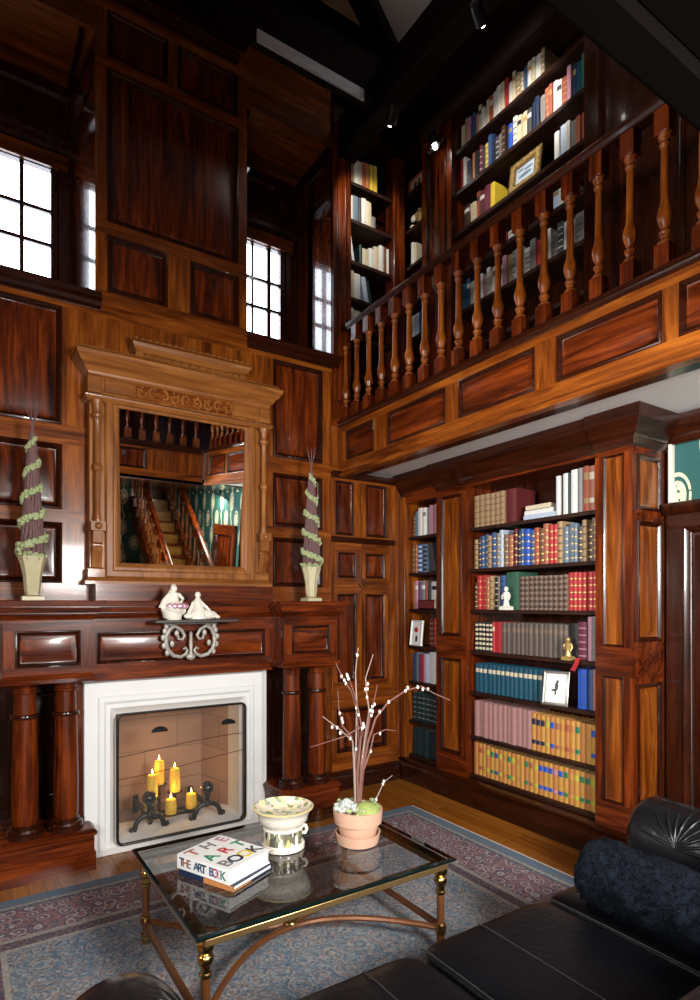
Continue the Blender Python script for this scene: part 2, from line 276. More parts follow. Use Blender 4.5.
# ------------------------------------------------------------------ mesh builder
class MB:
    def __init__(s): s.v = []; s.f = []; s.m = []
    def add(s, vs, fs, m=0):
        o = len(s.v); s.v += [tuple(v) for v in vs]
        for f in fs: s.f.append([o+i for i in f]); s.m.append(m)
        return s
    def box(s, x0, x1, y0, y1, z0, z1, m=0):
        vs = [(x, y, z) for z in (z0, z1) for y in (y0, y1) for x in (x0, x1)]
        return s.add(vs, [(0, 2, 3, 1), (4, 5, 7, 6), (0, 1, 5, 4), (2, 6, 7, 3), (0, 4, 6, 2), (1, 3, 7, 5)], m)
    def obox(s, c, ux, uy, uz, hx, hy, hz, m=0):
        c, ux, uy, uz = Vector(c), Vector(ux), Vector(uy), Vector(uz)
        vs = [c+ux*hx*a+uy*hy*b+uz*hz*d for d in (-1, 1) for b in (-1, 1) for a in (-1, 1)]
        return s.add(vs, [(0, 2, 3, 1), (4, 5, 7, 6), (0, 1, 5, 4), (2, 6, 7, 3), (0, 4, 6, 2), (1, 3, 7, 5)], m)
    def bar(s, a, b, w, h, m=0, up=(0, 0, 1)):
        a, b = Vector(a), Vector(b); d = (b-a); l = d.length; d.normalize(); side = d.cross(Vector(up)).normalized(); u = side.cross(d)
        return s.obox((a+b)/2, d, side, u, l/2, w/2, h/2, m)
    def loft(s, rings, m=0, cap0=True, cap1=True, ms=None, closed=True):
        n = len(rings[0]); vs = [p for r in rings for p in r]; o = len(s.v); s.v += [tuple(v) for v in vs]
        for i in range(len(rings)-1):
            for j in range(n if closed else n-1):
                k = (j+1) % n
                s.f.append([o+i*n+j, o+i*n+k, o+(i+1)*n+k, o+(i+1)*n+j]); s.m.append(ms[i] if ms else m)
        if cap0: s.f.append([o+j for j in reversed(range(n))]); s.m.append(ms[0] if ms else m)
        if cap1: s.f.append([o+(len(rings)-1)*n+j for j in range(n)]); s.m.append(ms[-1] if ms else m)
        return s
    def lathe(s, c, prof, n=24, m=0, ms=None, mat=None, cap0=True, cap1=True):
        c = Vector(c); rings = []
        for r, z in prof:
            ring = [Vector((r*math.cos(2*math.pi*i/n), r*math.sin(2*math.pi*i/n), z)) for i in range(n)]
            if mat: ring = [mat @ p for p in ring]
            rings.append([p+c for p in ring])
        return s.loft(rings, m, cap0, cap1, ms)
    def tube(s, pts, r, n=8, m=0, closed=False):
        pts = [Vector(p) for p in pts]; k = len(pts); rs = r if isinstance(r, (list, tuple)) else [r]*k
        rings = []; prev = None
        for i, p in enumerate(pts):
            if closed: t = pts[(i+1) % k]-pts[i-1]
            else: t = (pts[min(i+1, k-1)]-pts[max(i-1, 0)])
            t.normalize()
            if prev is None:
                a = Vector((0, 0, 1)) if abs(t.z) < .9 else Vector((1, 0, 0)); a = (a-t*a.dot(t)).normalized()
            else: a = (prev-t*prev.dot(t)).normalized()
            prev = a; b = t.cross(a)
            rings.append([p+(a*math.cos(2*math.pi*j/n)+b*math.sin(2*math.pi*j/n))*rs[i] for j in range(n)])
        if closed: rings.append(rings[0])
        return s.loft(rings, m, not closed, not closed)
    def sphere(s, c, r, sc=(1, 1, 1), n=14, k=8, m=0):
        c = Vector(c); rings = []
        for i in range(k+1):
            a = math.pi*(i+.0)/k; rr = max(math.sin(a), .02); z = -math.cos(a)
            rings.append([c+Vector((r*sc[0]*rr*math.cos(2*math.pi*j/n), r*sc[1]*rr*math.sin(2*math.pi*j/n), r*sc[2]*z)) for j in range(n)])
        return s.loft(rings, m)
    def stack(s, x0, x1, y0, y1, prof, sides='lrf', m=0):   # rectangle lofted upward; prof = [(z, projection)]
        rings = []
        for z, p in prof:
            a = x0-(p if 'l' in sides else 0); b = x1+(p if 'r' in sides else 0); f = y0-(p if 'f' in sides else 0); k = y1+(p if 'b' in sides else 0)
            rings.append([(a, f, z), (b, f, z), (b, k, z), (a, k, z)])
        return s.loft(rings, m)
    def prism(s, poly, O, U, V, Nn, d, m=0):
        O, U, V, Nn = Vector(O), Vector(U), Vector(V), Vector(Nn)
        a = [O+U*x+V*y for x, y in poly]; b = [p+Nn*d for p in a]
        return s.loft([a, b], m)
    def panelled(s, O, U, Nn, w, h, panels, depth=0., k=1., ms=(0, 1, 2, 3), raised=True):
        # sheet with raised-and-fielded panels; panels = [(u0,u1,v0,v1)] or (..., 'hole')
        O, U, Nn = Vector(O), Vector(U).normalized(), Vector(Nn).normalized(); V = Vector((0, 0, 1))
        P = lambda u, v, n=0.: O+U*u+V*v+Nn*n
        us = sorted({0., w}|{round(p[i], 5) for p in panels for i in (0, 1)}); vs = sorted({0., h}|{round(p[i], 5) for p in panels for i in (2, 3)})
        us = [u for u in us if -1e-6 <= u <= w+1e-6]; vs = [v for v in vs if -1e-6 <= v <= h+1e-6]
        for b in range(len(vs)-1):
            vc = (vs[b]+vs[b+1])/2; row = any(p[2] < vc < p[3] for p in panels)
            for a in range(len(us)-1):
                uc = (us[a]+us[a+1])/2
                if any(p[0] < uc < p[1] and p[2] < vc < p[3] for p in panels): continue
                s.add([P(us[a], vs[b]), P(us[a+1], vs[b]), P(us[a+1], vs[b+1]), P(us[a], vs[b+1])], [(0, 1, 2, 3)], ms[0] if row else ms[1])
        for p in panels:
            if len(p) > 4: continue
            u0, u1, v0, v1 = p[:4]; kk = min(k, min(u1-u0, v1-v0)*3.2)
            seq = [(0, 0), (.003, .009), (.012, .012), (.020, .006), (.030, -.010), (.036, -.014)]
            if raised: seq += [(.050, -.014), (.085, -.004)]
            rings = []
            for ins, dp in seq:
                i_ = ins*kk; rings.append([P(u0+i_, v0+i_, dp*kk), P(u1-i_, v0+i_, dp*kk), P(u1-i_, v1-i_, dp*kk), P(u0+i_, v1-i_, dp*kk)])
            mm = [ms[2]]*5+([ms[3]]*3 if raised else [ms[3]])
            s.loft(rings, ms=mm[:len(rings)-1]+[ms[3]], cap0=False)
        if depth:
            a = [P(0, 0), P(w, 0), P(w, h), P(0, h)]; b = [q-Nn*depth for q in a]
            s.loft([a, b], ms[0], cap0=False)
        return s
def mesh_of(name, mb, mats, org=(0, 0, 0), sharp=35):
    me = bpy.data.meshes.new(name); o = Vector(org)
    me.from_pydata([Vector(v)-o for v in mb.v], [], mb.f)
    for m in mats: me.materials.append(M[m] if isinstance(m, str) else m)
    me.polygons.foreach_set('material_index', mb.m)
    me.polygons.foreach_set('use_smooth', [True]*len(mb.f)); me.update()
    import bmesh
    bm = bmesh.new(); bm.from_mesh(me); bmesh.ops.recalc_face_normals(bm, faces=bm.faces); bm.to_mesh(me); bm.free()
    me.set_sharp_from_angle(angle=R(sharp))
    return me
def obj(name, mb, mats, parent=None, bev=0., world=True, sharp=35):
    if isinstance(mats, str): mats = [mats]
    org = ORG.get(parent.name, (0, 0, 0)) if (parent and world) else (0, 0, 0)
    o = bpy.data.objects.new(name, mesh_of(name, mb, mats, org, sharp)); COL.objects.link(o)
    if parent: o.parent = parent; ORG[o.name] = org
    if bev:
        b = o.modifiers.new('bevel', 'BEVEL'); b.width = bev; b.segments = 2; b.limit_method = 'ANGLE'; b.angle_limit = R(40); b.harden_normals = False
    return o
def tag(o, label=None, cat=None, group=None, kind=None):
    if label: o['label'] = label
    if cat: o['category'] = cat
    if group: o['group'] = group
    if kind: o['kind'] = kind
    return o
def thing(name, label, cat, loc=(0, 0, 0), rotz=0., group=None):
    o = bpy.data.objects.new(name, None); COL.objects.link(o); o.location = loc; o.rotation_euler = (0, 0, rotz); o.empty_display_size = .05
    ORG[o.name] = tuple(loc)
    return tag(o, label, cat, group)
def structure(name, mb, mats, label=None, parent=None, bev=0.):
    o = obj(name, mb, mats, parent, bev)
    if not parent: tag(o, label, None, None, 'structure')
    return o
def move_copy(root, loc, label, group=None):
    r = root.copy(); COL.objects.link(r); r.location = loc; r['label'] = label
    if group: r['group'] = group
    for ch in list(root.children):
        c = ch.copy(); COL.objects.link(c); c.parent = r
        for g in list(ch.children):
            d = g.copy(); COL.objects.link(d); d.parent = c
    return r
PX = ('st_z', 'st_x', 'dk_z', 'fd_z')     # panelled walls facing y
PY = ('st_z', 'st_y', 'dk_z', 'fd_z')     # panelled walls facing x
PP = ('st_z', 'st_y', 'dk_z', 'st_z')
PXd = ('fd_z', 'fd_x', 'dk_z', 'fd_z'); PYd = ('fd_z', 'fd_y', 'dk_z', 'fd_z')

# ------------------------------------------------------------------ room shell
WA = 4.1      # fireplace wall plane (y)
structure('floor', MB().box(-2.6, 4.2, -3.6, 4.9, -.12, 0), ['floor'], 'honey coloured oak plank floor')
structure('ceiling', MB().box(-2.6, 4.2, -3.6, 4.9, 6.0, 6.1), ['plaster'], 'pale plaster ceiling high above the dark beams')
structure('wall_left', MB().panelled((-2.6, 4.1, 0), (0, -1, 0), (1, 0, 0), 7.7, 6.0, [(.3, 1.3, .3, 2.3), (1.6, 2.6, .3, 2.3), (2.9, 3.9, .3, 2.3), (4.2, 5.2, .3, 2.3), (5.5, 6.5, .3, 2.3)], .1), PY, 'panelled mahogany wall on the left side')
# rear wall with the damask wallpaper that the mirror shows
structure('wall_rear', MB().box(-2.6, 4.2, -3.7, -3.6, 0, 2.62, 0).box(-2.6, 4.2, -3.7, -3.6, 2.62, 6.0, 1), ['damask', 'fd_z'], 'green damask papered wall behind the viewer')
# fireplace wall
mb = MB()
pl = []
for x0, x1 in ((-2.4, -1.75), (-1.55, -.95), (-.75, -.17), (.0, .535), (1.985, 2.42)):
    for z0, z1 in ((2.62, 3.36), (2.09, 2.50), (1.63, 2.01)): pl.append((x0+2.5, x1+2.5, z0, z1))
for x0, x1 in ((-2.4, -1.75), (-1.55, -.95), (-.75, -.17)): pl += [(x0+2.5, x1+2.5, .25, .75), (x0+2.5, x1+2.5, .86, 1.5)]
pl.append((.72+2.5, 1.70+2.5, 0, .95, 'hole'))
mb.panelled((-2.5, WA, 0), (1, 0, 0), (0, -1, 0), 5.12, 3.5, pl)
# chimney breast
mb.panelled((.726, WA, 3.5), (1, 0, 0), (0, -1, 0), 1.048, 2.5, [(.074, .467, .03, .40), (.619, .985, .03, .40), (.074, .98, .485, 1.48), (.074, .467, 1.56, 1.86), (.53, .98, 1.56, 1.86)], k=1.1)
# wall over and behind
mb.box(-2.6, 3.6, 4.80, 4.90, 0, 3.45, 0)
mb.box(-2.6, -.75, 4.1, 4.8, 3.5, 6.0, 0)
wall_back = structure('wall_back', mb, PX, 'panelled mahogany fireplace wall')
tr = MB().box(.80, 1.70, 4.06, 4.10, 5.44, 5.50).box(.74, 1.76, 4.03, 4.10, 5.56, 5.64); structure('trim_1', tr, ['dk_x'], 'dark cornice moulding at the top of the chimney breast')

def recess(idx, xl, xr, wl, wr, muntx, side, splay=0.):
    yb = 4.66; xs = xr-splay; sl = math.hypot(splay, yb-WA)
    mb = MB()
    # back wall with window hole, side walls, soffit, sill
    mb.panelled((xl, yb, 3.45), (1, 0, 0), (0, -1, 0), xr-xl, 2.5, [(wl-xl, wr-xl, .24, 1.14, 'hole'), (.06, xr-xl-.06, 1.42, 1.66)], k=.8, ms=(2, 2, 2, 2))  # back wall in dark wood: backlit shade put into its colour
    mb.panelled((xl, WA, 3.45), (0, 1, 0), (1, 0, 0), yb-WA, 2.5, [(.06, .50, 1.42, 1.66)], k=.8, ms=(4, 4, 2, 3))
    mb.panelled((xr, WA, 3.45), (-splay, yb-WA, 0), (-(yb-WA), -splay, 0), sl, 2.5, [(.06, .50, 1.42, 1.66)], k=.8, ms=(4, 4, 2, 3))
    mb.box(xl, xr, WA, yb, 3.40, 3.485, 1)
    mb.box(xl, xr, WA-.02, yb, 5.18, 5.26, 1)
    mb.box(xl, xr, WA, WA+.08, 5.26, 6.0, 1)
    # casing, lintel moulding
    c = .06
    mb.box(wl-c, wl, yb-.03, yb, 3.66, 4.56, 2); mb.box(wr, wr+c, yb-.03, yb, 3.66, 4.56, 2); mb.box(wl-c, wr+c, yb-.03, yb, 4.56, 4.66, 1)  # side casings take the same dark wood as painted shade
    mb.stack(xl+.005, xr-.005, yb-.005, yb, [(4.69, .01), (4.71, .03), (4.74, .035), (4.76, .06), (4.78, .06)], 'f', 2)
    for xx, sg in ((xl, 1), (xs, -1)):
        mb.box(min(xx, xx+sg*.035), max(xx, xx+sg*.035), WA+.02, yb, 4.745, 4.785, 2)
        mb.box(min(xx, xx+sg*.03), max(xx, xx+sg*.03), WA+.02, yb, 5.14, 5.18, 2)
    w = structure('wall_back_niche', mb, PX+('varnish',), 'panelled window niche with wooden soffit on the %s of the chimney breast' % side)
    # window: frame, muntins, glass
    f = MB(); t = .046
    f.box(wl, wl+t, yb-.005, yb+.05, 3.68, 4.60).box(wr-t, wr, yb-.005, yb+.05, 3.68, 4.60).box(wl, wr, yb-.005, yb+.05, 3.66, 3.705).box(wl, wr, yb-.005, yb+.05, 4.555, 4.60)
    win = structure('window_%d' % idx, f, ['dk_z'], 'dark framed multi pane window on the %s of the chimney breast' % side, bev=.004)
    g = MB()
    for x, wd in muntx: g.box(x-wd/2, x+wd/2, yb+.005, yb+.03, 3.70, 4.56)
    for z in (3.785, 4.025, 4.262): g.box(wl+t, wr-t, yb+.006, yb+.03, z-.0125, z+.0125)
    obj('muntins', g, ['dk_z'], win)
    obj('pane', MB().box(wl+t, wr-t, yb+.014, yb+.020, 3.70, 4.56), ['glass'], win)
    # sill ledge
    lg = MB().stack(xl-.0, xr+.03 if side == 'left' else xr+.06, WA, WA+.02, [(3.395, .012), (3.41, .03), (3.435, .035), (3.45, .06), (3.48, .065), (3.49, .055)], 'f', 0)
    structure('trim_%d' % (idx+1), lg, ['dk_x'], 'dark moulded sill ledge beneath the %s window' % side)
recess(1, -.75, .726, -.66, .58, [(.355, .026), (.08, .026), (-.2, .026)], 'left', .062)
recess(2, 1.774, 2.5, 1.93, 2.372, [(2.222, .034), (2.07, .018)], 'right')

# beams
structure('trim_4', MB().box(-2.6, 2.56, 3.55, 3.68, 5.2, 5.5).box(1.60, 2.44, 3.535, 3.552, 5.125, 5.21, 1), ['beam', 'lit_strip'], 'dark ceiling beam crossing above the chimney breast', bev=.008)  # second box is a pale strip painting daylight onto the beam
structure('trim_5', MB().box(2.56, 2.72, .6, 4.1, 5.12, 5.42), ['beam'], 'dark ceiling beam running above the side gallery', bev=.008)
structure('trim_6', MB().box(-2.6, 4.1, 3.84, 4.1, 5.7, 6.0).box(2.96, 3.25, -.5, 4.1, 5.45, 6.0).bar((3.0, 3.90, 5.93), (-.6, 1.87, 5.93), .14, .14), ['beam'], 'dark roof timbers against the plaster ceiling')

# right side walls
WB = 3.2
mb = MB()
mb.box(3.55, 3.65, -3.6, 1.93, 0, 2.96, 0)
mb.box(3.66, 3.76, -3.7, 4.9, 0, 6.0, 1)
structure('wall_right', mb, ['damask', 'fd_z'], 'green damask papered wall beyond the bookcase')
wn = MB()
wn.panelled((3.5, 1.93, 0), (0, -1, 0), (-1, 0, 0), 1.6, 2.06, [(.10, .55, .25, 1.95), (.7, 1.3, .25, 1.95)], .1, k=1.2)
wn.stack(3.48, 3.55, .33, 1.93, [(2.02, 0), (2.035, .02), (2.06, .035), (2.085, .035), (2.09, .02)], 'l', 2)
structure('trim_7', wn, ['dk_z', 'dk_y', 'dk_z', 'dk_z'], 'dark wainscot panelling below the green wallpaper')
structure('trim_8', MB().box(3.515, 3.549, 1.905, 1.925, 1.72, 2.45), ['cream'], 'thin pale strip painting an edge reflection beside the bookcase end')  # edge reflection painted in as a pale strip
structure('door_1', MB().panelled((3.50, -.55, 0), (0, -1, 0), (-1, 0, 0), .9, 2.05, [(.12, .78, .2, .9), (.12, .78, 1.05, 1.9)], .05), ['fd_z', 'fd_y', 'dk_z', 'fd_z'], 'dark panelled door in the papered wall behind the viewer')
# gallery floor / soffits
mb = MB().box(2.625, 3.66, .56, 4.39, 2.60, 2.94, 0).box(-2.6, 3.66, -3.6, .56, 2.60, 2.94, 0).box(-2.6, 3.66, -3.6, .12, 2.585, 2.60, 1)
structure('ceiling_gallery', mb, ['plaster', 'dk_x'], 'pale plaster underside of the gallery')
structure('trim_10', MB().stack(3.52, 3.56, .33, 1.935, [(2.44, 0), (2.455, .015), (2.48, .02), (2.50, .05), (2.53, .07), (2.59, .08)], 'l'), ['dk_y'], 'dark crown moulding above the green wallpaper')
mb = MB().box(2.60, 2.80, .80, 4.1, 2.565, 2.605, 0).box(2.80, 2.84, .80, 4.1, 2.58, 2.61, 1)
mb.box(-2.6, 2.6, .53, .60, 2.565, 2.605, 3).box(-2.6, 2.6, .50, .53, 2.575, 2.605, 2)
structure('trim_9', mb, ['dk_y', 'plaster', 'dk_x', 'shade_black'], 'dark soffit boards along the gallery edge')

# ------------------------------------------------------------------ side gallery balustrade
GX = 2.57
gal = thing('gallery_fascia', 'panelled mahogany fascia along the edge of the side gallery', 'fascia', (GX, 2.4, 2.54))
fy0, fy1 = .70, 4.10
def yy(y): return fy1-y
pan = [(yy(b), yy(a), .10, .335) for b, a in ((3.975, 3.60), (3.43, 2.83), (2.71, 2.0), (1.985-.02, 1.43), (1.31, .85))]
pan = [(yy(3.975), yy(3.605), .10, .335), (yy(3.43), yy(2.825), .10, .335), (yy(2.705), yy(2.125), .10, .335), (yy(1.983), yy(1.434), .10, .335), (yy(1.36), yy(.82), .10, .335)]
obj('panelling', MB().panelled((GX, fy1, 2.54), (0, -1, 0), (-1, 0, 0), fy1-fy0, .42, pan, .04, k=1.0), ('st_z', 'st_y', 'dk_y', 'fd_y'), gal)
obj('lip_moulding', MB().stack(GX+.0, GX+.052, fy0, fy1, [(2.925, 0), (2.935, .012), (2.948, .016), (2.952, .026), (2.968, .026)], 'l'), ['dk_y'], gal)
obj('lower_bead', MB().stack(GX, GX+.05, fy0, fy1, [(2.525, .012), (2.535, .02), (2.55, .02), (2.56, .0)], 'l'), ['st_y'], gal)
bal = thing('gallery_balustrade', 'turned mahogany balustrade with dark handrail along the side gallery', 'balustrade', (GX+.05, 2.4, 2.965))
BX = GX+.045
def baluster_mb(y, z0=2.965, x=BX, ztop=3.69):
    b = MB(); s = .034; h = ztop-z0; f = h/.725
    zb = lambda t: z0+t*f
    b.box(x-s, x+s, y-s, y+s, zb(0), zb(.125), 0)
    b.lathe((x, y, 0), [(.030, zb(.125)), (.032, zb(.135)), (.018, zb(.15)), (.020, zb(.165)), (.027, zb(.172)), (.027, zb(.182)), (.018, zb(.192)), (.019, zb(.20)), (.030, zb(.225)), (.0345, zb(.25)), (.031, zb(.275)), (.023, zb(.30)),
             (.0195, zb(.33)), (.019, zb(.40)), (.0175, zb(.52)), (.0165, zb(.556)), (.024, zb(.562)), (.024, zb(.572)), (.017, zb(.579)), (.018, zb(.588)), (.027, zb(.594)), (.027, zb(.604)), (.030, zb(.61))], 14, 1, cap0=False, cap1=False)
    b.box(x-s, x+s, y-s, y+s, zb(.61), zb(.725), 0)
    return b
y = 3.899+.162
k = 0
while y > .75:
    obj('baluster', baluster_mb(y), ['fd_z', 'st_z'], bal, bev=.003); y -= .1635; k += 1
def rail_prof(p0, p1, m=0):
    # moulded handrail swept along a straight line
    p0, p1 = Vector(p0), Vector(p1); d = (p1-p0).normalized(); s = Vector((0, 0, 1)).cross(d).normalized(); u = d.cross(s)
    pr = [(-.03, 0), (.03, 0), (.032, .012), (.04, .022), (.042, .042), (.03, .056), (0, .062), (-.03, .056), (-.042, .042), (-.04, .022), (-.032, .012)]
    return MB().loft([[p+s*a+u*b for a, b in pr] for p in (p0, p1)], m)
obj('handrail', rail_prof((BX, 4.10, 3.69), (BX, .70, 3.69)), ['dk_y'], bal)

# rear gallery (above the viewer, seen from below and in the mirror)
rg = thing('gallery_fascia', 'dark panelled fascia of the rear gallery overhead', 'fascia', (0, .662, 2.54))
pr = [(.1+i*.75, .7+i*.75, .10, .335) for i in range(6)]
obj('panelling', MB().panelled((-2.6, .662, 2.54), (1, 0, 0), (0, 1, 0), 5.15, .42, pr, .04), PX, rg)
obj('lip_moulding', MB().stack(-2.6, 2.52, .60, .662, [(2.895, 0), (2.91, .02), (2.93, .024), (2.945, .045), (2.965, .045)], 'b'), ['dk_x'], rg)
obj('lower_bead', MB().stack(-2.6, 2.55, .60, .662, [(2.525, .0), (2.535, .012), (2.55, .012), (2.56, .0)], 'b'), ['shade_black'], rg)
rb = thing('gallery_balustrade', 'turned mahogany balustrade of the rear gallery seen in the mirror', 'balustrade', (0, .63, 2.965))
x = 2.46
while x > .2:
    obj('baluster', baluster_mb(.62, x=x), ['st_z', 'fd_z'], rb); x -= .1635
obj('handrail', rail_prof((-2.6, .62, 3.69), (2.60, .62, 3.69)), ['dk_x'], rb)

# staircase reflected in the mirror
stc = thing('staircase', 'mahogany staircase with golden treads reflected in the mirror', 'staircase', (2.9, -1.7, 0))
sx0, sx1 = 2.62, 3.20
sy = -.25
for i in range(13):
    z = .185*(i+1); y0 = sy-i*.235
    obj('step', MB().box(sx0, sx1, y0-.235, y0, z-.185, z-.03, 0).box(sx0-.01, sx1+.01, y0-.235, y0+.025, z-.03, z, 1), ['tread', 'fd_x'], stc)
for sx in (sx0-.03, sx1+.03):
    obj('stringer', MB().prism([(sy+.05, -.02), (sy+.05, .26), (sy-13*.235, 13*.185+.12), (sy-13*.235, 13*.185-.2)], (sx-.025, 0, 0), (0, 1, 0), (0, 0, 1), (1, 0, 0), .05), ['fd_y'], stc)
    obj('handrail', rail_prof((sx, sy+.05, 1.0), (sx, sy-13*.235, 13*.185+.87)), ['fd_y'], stc)
    obj('newel', MB().box(sx-.05, sx+.05, sy+.05, sy+.15, 0, 1.18).sphere((sx, sy+.1, 1.24), .06), ['fd_z'], stc)
    for i in range(13):
        yb_ = sy-.12-i*.235; zb_ = .185*(i+.6)+.1
        obj('baluster', baluster_mb(yb_, zb_, sx, zb_+.80), ['fd_z', 'st_z'], stc)
structure('wall_rear_panelling', MB().panelled((2.95, -3.4, 0), (1, 0, 0), (0, 1, 0), .5, 2.6, [(.1, .42, .2, 2.4)], .06), PXd, 'dark panelling at the top of the stairs')

# ------------------------------------------------------------------ cupboard in the corner
cup = thing('corner_cupboard', 'tall mahogany panelled cupboard with two brass knobs in the corner under the gallery', 'cupboard', (2.82, WA, 0))
cx0, cx1 = 2.5, 3.18
obj('frame', MB().panelled((cx0, WA-.012, 0), (1, 0, 0), (0, -1, 0), cx1-cx0, 2.56,
    [(.035, .21, 2.06, 2.50), (.335, .545, 2.06, 2.50), (.05, .545, .29, .65), (.015, .565, .78, 2.0, 'hole')], .05, k=1.1), PX, cup)
for (a, b) in ((2.517, 2.788), (2.792, 3.063)):
    d = obj('door', MB().panelled((a, WA-.016, .782), (1, 0, 0), (0, -1, 0), b-a, 1.216, [(.035, b-a-.06 if a < 2.6 else b-a-.04, .085, .80), (.035, b-a-.06 if a < 2.6 else b-a-.04, .93, 1.14)], .03, k=1.25), PX, cup)
    kx = b-.025 if a < 2.6 else a+.025
    obj('knob', MB().lathe((kx, WA-.016, 1.655), [(.008, 0), (.006, .012), (.013, .018), (.015, .026), (.010, .034), (.002, .036)], 12, mat=Matrix.Rotation(R(90), 3, 'X')), ['brass'], d)
obj('rail_moulding', MB().stack(cx0, 3.12, WA-.02, WA, [(2.0, 0), (2.01, .015), (2.03, .02), (2.045, .01)], 'f'), ['dk_x'], cup)
obj('cornice', MB().stack(cx0, 3.16, WA-.02, WA, [(2.52, 0), (2.535, .02), (2.56, .04), (2.565, .04)], 'f'), ['dk_x'], cup)
obj('plinth', MB().stack(2.285, 3.15, WA-.03, WA, [(0, .03), (.10, .03), (.12, .022), (.13, .03), (.15, .01)], 'f'), ['dk_x'], cup)

# ------------------------------------------------------------------ lower bookcases
SH = [2.075, 1.765, 1.458, 1.146, .84, .505, .215]
DEEP = 3.53
def pilaster(parent, y0, y1, xf, side=False):
    w = y1-y0
    p = obj('pilaster', MB().panelled((xf, y1, .18), (0, -1, 0), (-1, 0, 0), w, 2.22, [(.055, w-.055, .16, .90) , (.055, w-.055, 1.07, 2.17)], .0, k=1.05)
        .box(xf+.03, DEEP, y0, y1, .18, 2.40, 0).add([(xf, y0, .18), (xf+.03, y0, .18), (xf+.03, y0, 2.4), (xf, y0, 2.4), (xf, y1, .18), (xf+.03, y1, .18), (xf+.03, y1, 2.4), (xf, y1, 2.4)], [(0, 1, 2, 3), (4, 5, 6, 7)], 0), ('fd_z', 'fd_y', 'dk_z', 'st_z'), parent)
    return p
bk = thing('bookcase', 'wide built-in mahogany bookcase with seven shelves of books under the gallery', 'bookcase', (3.35, 2.7, 0))
pilaster(bk, 3.285, 3.625, 3.20)
pl_r = MB()
w = .235
pl_r.panelled((3.18, 2.18, .18), (0, -1, 0), (-1, 0, 0), w, 2.24, [(.05, w-.05, .16, .90), (.05, w-.05, 1.07, 2.19)], 0, k=1.05)
pl_r.panelled((3.18, 1.945, .18), (1, 0, 0), (0, -1, 0), .33, 2.24, [(.05, .30, .16, .86), (.05, .30, 1.10, 1.80), (.05, .30, 1.86, 2.18)], 0, k=1.05)
pl_r.add([(3.18, 2.18, .18), (DEEP, 2.18, .18), (DEEP, 2.18, 2.42), (3.18, 2.18, 2.42)], [(0, 1, 2, 3)], 0)
obj('pilaster', pl_r, ('fd_z', 'fd_y', 'dk_z', 'st_z'), bk)
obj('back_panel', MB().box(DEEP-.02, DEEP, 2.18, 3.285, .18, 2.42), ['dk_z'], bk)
for z in SH:
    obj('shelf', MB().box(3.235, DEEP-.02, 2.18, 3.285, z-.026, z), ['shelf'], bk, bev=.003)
obj('head_board', MB().box(3.20, DEEP, 2.18, 3.285, 2.385, 2.45), ['fd_y'], bk)
cm = MB().stack(3.20, DEEP, 2.18, 3.625, [(2.40, .0), (2.42, .012), (2.45, .02), (2.47, .05), (2.51, .07), (2.53, .10), (2.60, .105)], 'l')
cm.stack(3.18, DEEP, 1.945, 2.185, [(2.40, .0), (2.42, .012), (2.45, .02), (2.47, .05), (2.51, .07), (2.53, .10), (2.60, .105)], 'lf')
cm.box(3.115, 3.19, 3.275, 3.315, 2.40, 2.55)
obj('cornice', cm, ['dk_y'], bk)
pm = MB().stack(3.19, DEEP, 2.18, 3.625, [(0, .035), (.13, .035), (.15, .02), (.17, .03), (.185, .005)], 'l').stack(3.17, DEEP, 1.945, 2.185, [(0, .035), (.13, .035), (.15, .02), (.17, .03), (.185, .005)], 'lf')
obj('plinth', pm, ['dk_y'], bk)
nb = thing('bookcase', 'narrow built-in bookcase of seven shelves in the corner beside the cupboard', 'bookcase', (3.35, 3.85, 0))
obj('side_panel', MB().box(3.19, DEEP, 4.02, 4.09, .18, 2.42), ['st_z'], nb, bev=.008)
obj('back_panel', MB().box(DEEP-.02, DEEP, 3.625, 4.02, .18, 2.42), ['dk_z'], nb)
for z in SH:
    obj('shelf', MB().box(3.235, DEEP-.02, 3.627, 4.02, z-.026, z), ['shelf'], nb, bev=.003)
obj('head_board', MB().box(3.20, DEEP, 3.626, 4.02, 2.36, 2.45), ['fd_y'], nb)
obj('cornice', MB().stack(3.22, DEEP, 3.627, 4.09, [(2.40, .0), (2.42, .012), (2.45, .02), (2.47, .05), (2.51, .07), (2.53, .10), (2.60, .105)], 'l'), ['dk_y'], nb)
obj('plinth', MB().stack(3.20, DEEP, 3.627, 4.09, [(0, .035), (.13, .035), (.15, .02), (.17, .03), (.185, .005)], 'l'), ['dk_y'], nb)

# ------------------------------------------------------------------ gallery bookcases
US = [5.06, 4.74, 4.42, 4.10, 3.79, 3.47, 3.15]
ub = thing('bookcase', 'tall dark bookcase on the gallery behind the balustrade', 'bookcase', (3.4, 2.9, 2.94))
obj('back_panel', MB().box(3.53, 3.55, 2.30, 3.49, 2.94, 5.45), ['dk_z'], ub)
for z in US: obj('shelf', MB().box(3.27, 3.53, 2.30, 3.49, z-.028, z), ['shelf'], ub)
pw = .36
obj('pilaster', MB().panelled((3.24, 3.85, 2.94), (0, -1, 0), (-1, 0, 0), pw, 2.45, [(.06, pw-.06, .2, 2.3)], .29), PYd, ub)
obj('pilaster', MB().panelled((3.24, 2.30, 2.94), (0, -1, 0), (-1, 0, 0), 1.6, 2.45, [(.10, .62, .2, 2.3), (.75, 1.3, .2, 2.3)], .29), ('dk_z', 'dk_y', 'dk_z', 'dk_z'), ub)
obj('cornice', MB().stack(3.24, 3.5, .7, 3.85, [(5.36, 0), (5.40, .03), (5.46, .06), (5.52, .08)], 'l'), ['shelf'], ub)
un = thing('bookcase', 'narrow dark bookcase in the gallery corner facing the rail', 'bookcase', (3.4, 3.98, 2.94))
